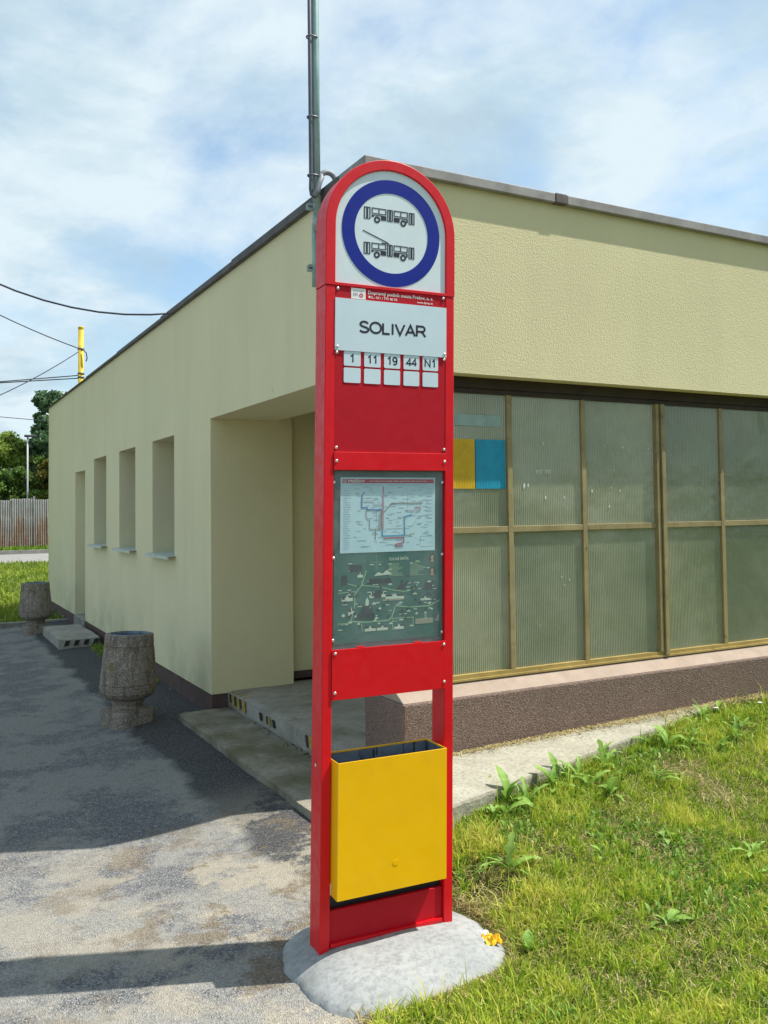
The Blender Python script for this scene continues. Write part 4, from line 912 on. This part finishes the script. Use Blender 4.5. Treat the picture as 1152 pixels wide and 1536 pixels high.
pn = np.array([patch(x, y) for x, y, z in cand]); nearw = np.array([float(sstep(.45, .0, min(edge_y(x), 4.13)-y)) for x, y, z in cand])
h = (.022+.046*rng.random(len(cand))**1.5)*(1+.9*np.clip(pn, 0, 1))*(1+.45*nearw); h *= 1+1.2*(rng.random(len(cand)) < .02)
tint = np.clip(.50+1.0*pn+rng.normal(0, .26, len(cand)), 0, 1)
blades('grass', cand, h, .0030+.0026*rng.random(len(cand)), .25+.72*rng.random(len(cand)), 'grass_blades', tint, label='short green lawn grass beside the stop sign')
c2 = field(64000, 1.2, 6.4, 1.3, 4.13, lambda x, y: (on_lawn(x, y)) and random.random() < .75-1.1*patch(x, y)+(.5 if math.hypot(x-2.08, y-3.0) < .28 else 0), lawn_z)
blades('dry_grass', c2+np.array([0, 0, .006]), .03+.04*rng.random(len(c2)), .0022+.002*rng.random(len(c2)), .80+.25*rng.random(len(c2)), 'dry_grass_blades', rng.random(len(c2)), label='dry clippings lying in the lawn')
# taller tufts: bunches
tp = []
for _ in range(240):
    x, y = random.uniform(1.3, 5.6), random.uniform(1.7, 4.1)
    if not on_lawn(x, y) or in_mound(x, y, 1.1): continue
    for _ in range(26): a_ = random.random()*6.28; r_ = random.random()*.028; tp.append((x+r_*math.cos(a_), y+r_*math.sin(a_), lawn_z(x, y)-.004))
tp = np.array(tp); blades('grass', tp, .055+.06*rng.random(len(tp)), .0036+.002*rng.random(len(tp)), .35+.6*rng.random(len(tp)), 'grass_blades', np.clip(rng.normal(.5, .2, len(tp)), 0, 1), label='taller grass tufts in the lawn')
# edge growth around footing, asphalt edge, apron edge
ep = []
for _ in range(2600):
    th = random.uniform(-1.9, .9); w = 1.03+random.gauss(0, .03); w *= SE(th); x = 1.538+.402*w*math.cos(th); y = 2.885+.365*w*math.sin(th); ep.append((x, y, max(.0, lawn_z(x, y)-.01)))
for _ in range(1500): y = random.uniform(1.4, 2.62); x = lawn_left(y)+random.gauss(-.02, .02); ep.append((x, y, 0.0))
ep = np.array(ep); blades('dry_grass', ep, .02+.045*rng.random(len(ep)), .003*np.ones(len(ep)), .5+.6*rng.random(len(ep)), 'dry_grass_blades', rng.random(len(ep))*.8, label='dry grass fringe round the concrete footing')
# clippings on apron against the parapet
cp = []
for _ in range(2600):
    x = random.uniform(2.45, 5.0); y = 4.14-abs(random.gauss(0, .03+.035*(x-2.4)/2.4)); z = .262+.022*max(0, x-2.3)+.014
    cp.append((x, min(y, 4.138), z))
cp = np.array(cp); blades('dry_grass', cp, .02+.035*rng.random(len(cp)), .0035+.002*rng.random(len(cp)), .97+.2*rng.random(len(cp)), 'dry_grass_blades', rng.random(len(cp)), label='dry clippings swept against the brown parapet')
# weeds along the side wall
wp = []
for _ in range(1600):
    y = random.choice((9.6, 9.0, 10.3, 10.9, 10.))+random.gauss(0, .25); x = 2.0+random.gauss(0, .05); wp.append((x, y, .01))
wp = np.array(wp); blades('grass', wp, .03+.05*rng.random(len(wp)), .006*np.ones(len(wp)), .4+.6*rng.random(len(wp)), 'grass_blades', rng.random(len(wp))*.6, label='low weeds in the gap between asphalt and side wall')
# far lawn
fp = field(26000, -3, 6.5, 14.28, 31.9, lambda x, y: random.random() < 1.15-.03*(y-14)+.3*vnoise(x, y, .6, 3) and x < 1.2+.19*y and not (x > 2.1 and y < 16.3), lambda x, y: -.01+.05*vnoise(x, y, .3, 4))
pt = np.array([vnoise(x, y, .8, 31)*.7+vnoise(x, y, 3, 37)*.4 for x, y, z in fp])
blades('grass', fp, .07+.11*rng.random(len(fp)), .016+.016*rng.random(len(fp)), .3+.7*rng.random(len(fp)), 'far_grass_blades', np.clip(.5+.6*pt+rng.normal(0, .2, len(fp)), 0, 1), label='bright yellow-green meadow beyond the asphalt')
fb = field(5000, -6, 12, 39.1, 41.8, lambda x, y: True, lambda x, y: .12)
blades('grass', fb, .12+.15*rng.random(len(fb)), .03*np.ones(len(fb)), .3+.6*rng.random(len(fb)), 'grass_blades', rng.random(len(fb))*.4, label='rough grass at the foot of the rusty fence')

# rosette weeds, every leaf a part
def leaf_mesh(L_, w, lobes, droop, seed):
    r_ = random.Random(seed); n = 14; vs = []; fs = []; tn = []
    for i in range(n+1):
        t = i/n; x = L_*t*(1-.12*droop*t); z = L_*(.55*t-(.62+.3*droop)*t*t)*.75
        env = w*(math.sin(math.pi*min(1, t*.92+.06))**.8)*(.35+.65*t if t < .6 else .74+.2*(1-t))
        k_ = (1-.55*abs(math.sin(t*math.pi*lobes))) if lobes else 1+.06*math.sin(t*30)
        if t > .82: k_ = 1
        ww = env*k_ if t > .12 else w*.09
        if i == n: ww = .0006
        vs += [(x, -ww, z+ww*.35), (x, 0, z), (x, ww, z+ww*.35)]; tn += [.45+.4*t, .95, .5+.4*t]
        if i: b = 3*(i-1); fs += [(b, b+1, b+4, b+3), (b+1, b+2, b+5, b+4)]
    me = bpy.data.meshes.new('leaf'); me.from_pydata(vs, [], fs); a = me.attributes.new('tint', 'FLOAT', 'POINT'); a.data.foreach_set('value', [min(1, x*r_.uniform(.7, 1.05)) for x in tn])
    me.materials.append(mat('weed_leaf'))
    for p in me.polygons: p.use_smooth = True
    return me
LM = {k_: [leaf_mesh(1, w, lb, dr_, 10*i+j) for j, dr_ in enumerate((.2, .7, 1.1))] for i, (k_, w, lb) in enumerate((('dandelion', .19, 3.5), ('dock', .20, 0), ('plantain', .30, 0)))}
def weed(kind, x, y, n, L_, label, up_=0.):
    z = lawn_z(x, y) if on_lawn(x, y) or True else 0
    t_ = thing('dandelion_plant' if kind == 'dandelion' else 'dock_plant' if kind == 'dock' else 'plantain_plant', label, 'weed', (x, y, z), random.random()*6)
    for i in range(n):
        o = bpy.data.objects.new('leaf', LM[kind][i % 3]); COL.objects.link(o); o.parent = t_
        s = L_*random.uniform(.5, 1.2); o.scale = (s, s*random.uniform(.8, 1.25), s); o.location = (0, 0, .004)
        o.rotation_euler = (R(random.uniform(-12, 12)), R(-random.uniform(-8, 58)-up_*.8), i*2*math.pi/n+random.uniform(-.9, .9))
    return t_
def px(u, v, z=0.1):               # where a point of the photograph meets height z
    d = fw+rt*((u-599.9)/FPX)-up*((v-713.2)/FPX); k_ = (z-1.6)/d.z; return d.x*k_, d.y*k_
for kind, u, v, z, n, L_, lab, up_ in (
    ('dock', 762, 1228, .13, 9, .17, 'upright dark green dock plant hard against the apron edge, nearest the sign', 30),
    ('dandelion', 790, 1240, .10, 9, .13, 'pale dandelion rosette just right of the dock plant by the apron', 15),
    ('dandelion', 765, 1335, .04, 9, .15, 'spreading dandelion rosette above the bare hollow beside the concrete footing', 20),
    ('plantain', 792, 1432, .02, 4, .07, 'small broad-leaved plantain below right of the yellow wrapper', 20),
    ('dandelion', 868, 1185, .16, 9, .14, 'dandelion rosette at the apron edge left of the middle of the lawn', 15),
    ('dock', 915, 1215, .12, 8, .14, 'bright broad-leaved dock plant in the middle of the upper lawn', 12),
    ('dandelion', 985, 1190, .13, 9, .13, 'dandelion rosette in the upper lawn right of the dock plant', 20),
    ('dock', 1035, 1120, .22, 8, .12, 'dock plant near the apron edge toward the right', 25),
    ('dandelion', 1105, 1110, .22, 9, .13, 'dandelion rosette at upper right close to the brown parapet', 25),
    ('plantain', 965, 1110, .21, 6, .09, 'low plantain beside the apron edge where the grass creeps over', 15),
    ('dandelion', 1130, 1290, .05, 8, .11, 'dandelion rosette at the far right edge of the lawn', 10),
    ('dandelion', 735, 1205, .15, 6, .10, 'small dandelion squeezed between the sign and the dock plant', 30),
    ('dock', 1000, 1390, .03, 6, .10, 'low dock plant in the middle of the right-hand lawn', 5)):
    x, y = px(u, v, z); weed(kind, x, y, n, L_, lab, up_)
def daisy(u, v, z, lab):
    x, y = px(u, v, z); zb = lawn_z(x, y); t_ = thing('white_flower', lab, 'flower', (x, y, zb)); zh = z-zb
    MB().tube([(0, 0, 0), (.004, .002, zh*.6), (0, 0, zh)], .0015, 5).build('stem', 'weed_leaf', t_)
    mb = MB()
    for i in range(9):
        a_ = 2*math.pi*i/9; c_, s_ = math.cos(a_), math.sin(a_); mb.add([(0, 0, zh), (c_*.012-s_*.004, s_*.012+c_*.004, zh+.004), (c_*.018, s_*.018, zh+.002), (c_*.012+s_*.004, s_*.012-c_*.004, zh+.004)], [(0, 1, 2, 3)])
    mb.build('petals', 'petal_white', t_)
daisy(1074, 1062, .33, 'white flower at the foot of the brown parapet, the left one of two')
daisy(1140, 1054, .35, 'white flower at the foot of the brown parapet, close to the picture edge')

# broad small leaves creeping through the turf
gc = field(9000, 1.3, 6.2, 1.4, 4.12, lambda x, y: on_lawn(x, y) and not in_mound(x, y, 1.05) and vnoise(x, y, 1.9, 41)+.8*float(sstep(.5, .0, min(edge_y(x), 4.13)-y)) > .12*random.random()+.05, lawn_z)
blades('ground_cover', gc+np.array([0, 0, .012]), .018+.030*rng.random(len(gc)), .010+.012*rng.random(len(gc)), .45+.5*rng.random(len(gc)), 'weed_leaf', np.clip(rng.normal(.45, .25, len(gc)), 0, 1), label='small broad-leaved ground cover in the lawn')
for i in range(26):
    x = random.uniform(2.15, 5.1); y = min(edge_y(x), 4.12)-abs(random.gauss(.03, .14))
    weed('dandelion' if i % 3 else 'dock', x, y, random.randint(4, 7), random.uniform(.08, .17), 'small weed among the taller grass along the apron edge', random.uniform(0, 30))['group'] = 'small weeds along the apron edge'
for i in range(14):
    x, y = random.uniform(1.7, 4.6), random.uniform(2.0, 3.3)
    if not on_lawn(x, y) or in_mound(x, y, 1.15): continue
    weed('plantain' if i % 2 else 'dandelion', x, y, random.randint(4, 6), random.uniform(.05, .085), 'small low weed in the open lawn', 0)['group'] = 'small weeds in the open lawn'

# trees and bushes beyond the fence
def tree(name, label, x, y, zt, rx, zlow, nl, m, ls, lean=0, group='trees beyond the rusty fence', zg=.2, clumps=26):
    t_ = thing(name, label, 'tree' if 'tree' in name else 'bush', (x, y, zg), 0, group)
    mb = MB(); top = zt-zg
    mb.tube([(0, 0, -.2), (.05, 0, top*.3), (.1+lean*.3, .1, top*.6), (lean, 0, top*.92)], [.16, .13, .08, .02], 8)
    for i in range(9):
        a_ = i*2.4; z0_ = top*(.25+.07*i); r_ = rx*random.uniform(.55, .9); mb.tube([(lean*z0_/top*.6, 0, z0_), (r_*.5*math.cos(a_), r_*.5*math.sin(a_), z0_+top*.08), (r_*math.cos(a_), r_*math.sin(a_), z0_+top*.15)], [.05, .035, .01], 6)
    mb.build('trunk', 'bark', t_)
    r2 = np.random.default_rng(abs(hash(label)) % 1000 if False else len(label)*7+int(x*10)+500)
    cs = []
    for i in range(clumps):
        z = zlow+(top-zlow)*r2.random()**.9; prof_ = math.sqrt(max(.05, 1-((z-zlow)/(top-zlow)*1.02-.38)**2/.42)); a_ = r2.random()*6.28; rr = rx*prof_*math.sqrt(r2.random())
        cs.append((rr*math.cos(a_)+lean*(z/top), rr*math.sin(a_), z, rx*(.20+.16*r2.random())))
    cs = np.array(cs); ci = r2.integers(0, clumps, nl); d = r2.normal(0, 1, (nl, 3)); d /= np.linalg.norm(d, axis=1)[:, None]
    rad = cs[ci, 3]*(.35+.75*r2.random(nl)); p = cs[ci, :3]+d*rad[:, None]*np.array([1, 1, .8])
    ax = r2.normal(0, 1, (nl, 3)); ax /= np.linalg.norm(ax, axis=1)[:, None]; bx = np.cross(ax, r2.normal(0, 1, (nl, 3))); bx /= np.linalg.norm(bx, axis=1)[:, None]
    s = ls*(.6+.8*r2.random(nl))[:, None]; V_ = np.stack([p-ax*s, p+bx*s*.45, p+ax*s, p-bx*s*.45], 1).reshape(-1, 3)
    me = bpy.data.meshes.new('crown'); me.from_pydata(V_.tolist(), [], np.arange(4*nl).reshape(-1, 4).tolist())
    at = me.attributes.new('tint', 'FLOAT', 'POINT'); ctint = r2.random(clumps)
    at.data.foreach_set('value', np.repeat(np.clip(.25+.4*ctint[ci]+r2.normal(0, .18, nl), 0, 1), 4).astype(np.float32))
    me.materials.append(mat(m)); o = bpy.data.objects.new('crown', me); COL.objects.link(o); o.parent = t_; return t_
tree('leaning_tree', 'tall dark blue-green tree whose ragged top shows past the end of the building', 6.65, 46, 7.6, 1.45, 1.2, 10000, 'bluish_tree_leaves', .15, -.3, clumps=34)
tree('round_tree', 'dense dark green tree behind the lamp post left of the tall tree', 5.4, 49, 4.9, 1.6, .6, 14000, 'tree_leaves', .12, clumps=60)
tree('willow_tree', 'feathery light green tree at the left edge behind the fence', 4.2, 47, 5.35, 1.35, .8, 17000, 'light_tree_leaves', .085, clumps=70)
tree('bush', 'low dark bush directly behind the fence at the left edge', 3.9, 44.5, 3.7, 1.0, .4, 8000, 'tree_leaves', .10, group='bushes behind the fence', clumps=34)
tree('bush', 'bush with yellowing and orange leaves behind the fence beside the building', 5.75, 44, 4.2, .75, .6, 6000, 'autumn_leaves', .10, group='bushes behind the fence')
tree('bush', 'dark bush behind the fence below the lamp', 4.9, 44.5, 3.7, 1.0, .4, 8000, 'tree_leaves', .10, group='bushes behind the fence', clumps=34)
for i, (x, y, zt, rx) in enumerate(((13, -13, 6.5, 3.2), (19, -12, 7.5, 3.6), (26, -9, 7, 3.6), (8, -16, 6, 3.0))):
    tree('broad_tree', ('broad green tree across the lawn facing the glass front', 'tallest broad tree across the lawn', 'broad tree at the far end of the row across the lawn', 'broad tree behind the photographer, nearest the stop')[i], x, y, zt, rx, .4, 6000, 'tree_leaves', .30, group='trees across the lawn', zg=-.1, clumps=40)
tree('round_tree', 'green tree farther left behind the fence, outside the picture', .2, 47, 5.3, 2.0, .8, 7000, 'tree_leaves', .15)
tree('round_tree', 'green tree behind the building line on the far right of the fence', 9.5, 48, 6.0, 2.2, 1.0, 7000, 'tree_leaves', .15)

# ------------------------------------------------------------------ litter and pebbles
x, y = px(733, 1408, .05)
w_ = thing('snack_wrapper', 'crumpled yellow and white snack wrapper at the edge of the concrete footing', 'wrapper', (x, y, .035))
def crumple(name, m, cx_, cy_, s, seed):
    mb = MB(); n = 9
    for i in range(n):
        for j in range(n):
            a, b = i/(n-1)-.5, j/(n-1)-.5
            mb.v.append((cx_+a*s*1.1, cy_+b*s, .016+.022*noise.noise(Vector((a*7+seed, b*7, seed)))+.008*math.sin(a*13+seed+b*6)))
    for i in range(n-1):
        for j in range(n-1): mb.f.append((i*n+j, (i+1)*n+j, (i+1)*n+j+1, i*n+j+1))
    mb.build(name, m, w_)
crumple('film', 'wrapper_yellow', .0, -.01, .062, 3); crumple('inner_film', 'wrapper_white', .0, .035, .045, 8)
mb = MB()
for i in range(420):
    if i < 300: x, y = random.uniform(-.4, 1.85), random.uniform(2.2, 5.6); z = asphalt_z(x, y)+.001; s = random.uniform(.0018, .0048)
    elif i < 370: x, y = random.uniform(1.75, 2.08), random.uniform(7.0, 11); z = -.002; s = random.uniform(.003, .008)
    else:
        th = random.uniform(2.6, 5.2); x, y = 1.575+.45*math.cos(th)*random.uniform(1, 1.1), 2.885+.37*math.sin(th)*random.uniform(1, 1.1); z = asphalt_z(x, y)+.001; s = random.uniform(.003, .007)
    if in_mound(x, y, 1.0): continue
    q = [(s, 0, 0), (-s*.8, s*.2, 0), (0, s*.9, 0), (.1*s, -s, 0), (.2*s, 0, s*.7)]; a_ = random.random()*6.28; c_, s_ = math.cos(a_), math.sin(a_)
    mb.add([(x+p[0]*c_-p[1]*s_, y+p[0]*s_+p[1]*c_, z+p[2]) for p in q], [(0, 2, 4), (2, 1, 4), (1, 3, 4), (3, 0, 4), (0, 3, 1, 2)])
mb.build('pebbles', 'pebble_stone', kind='stuff')
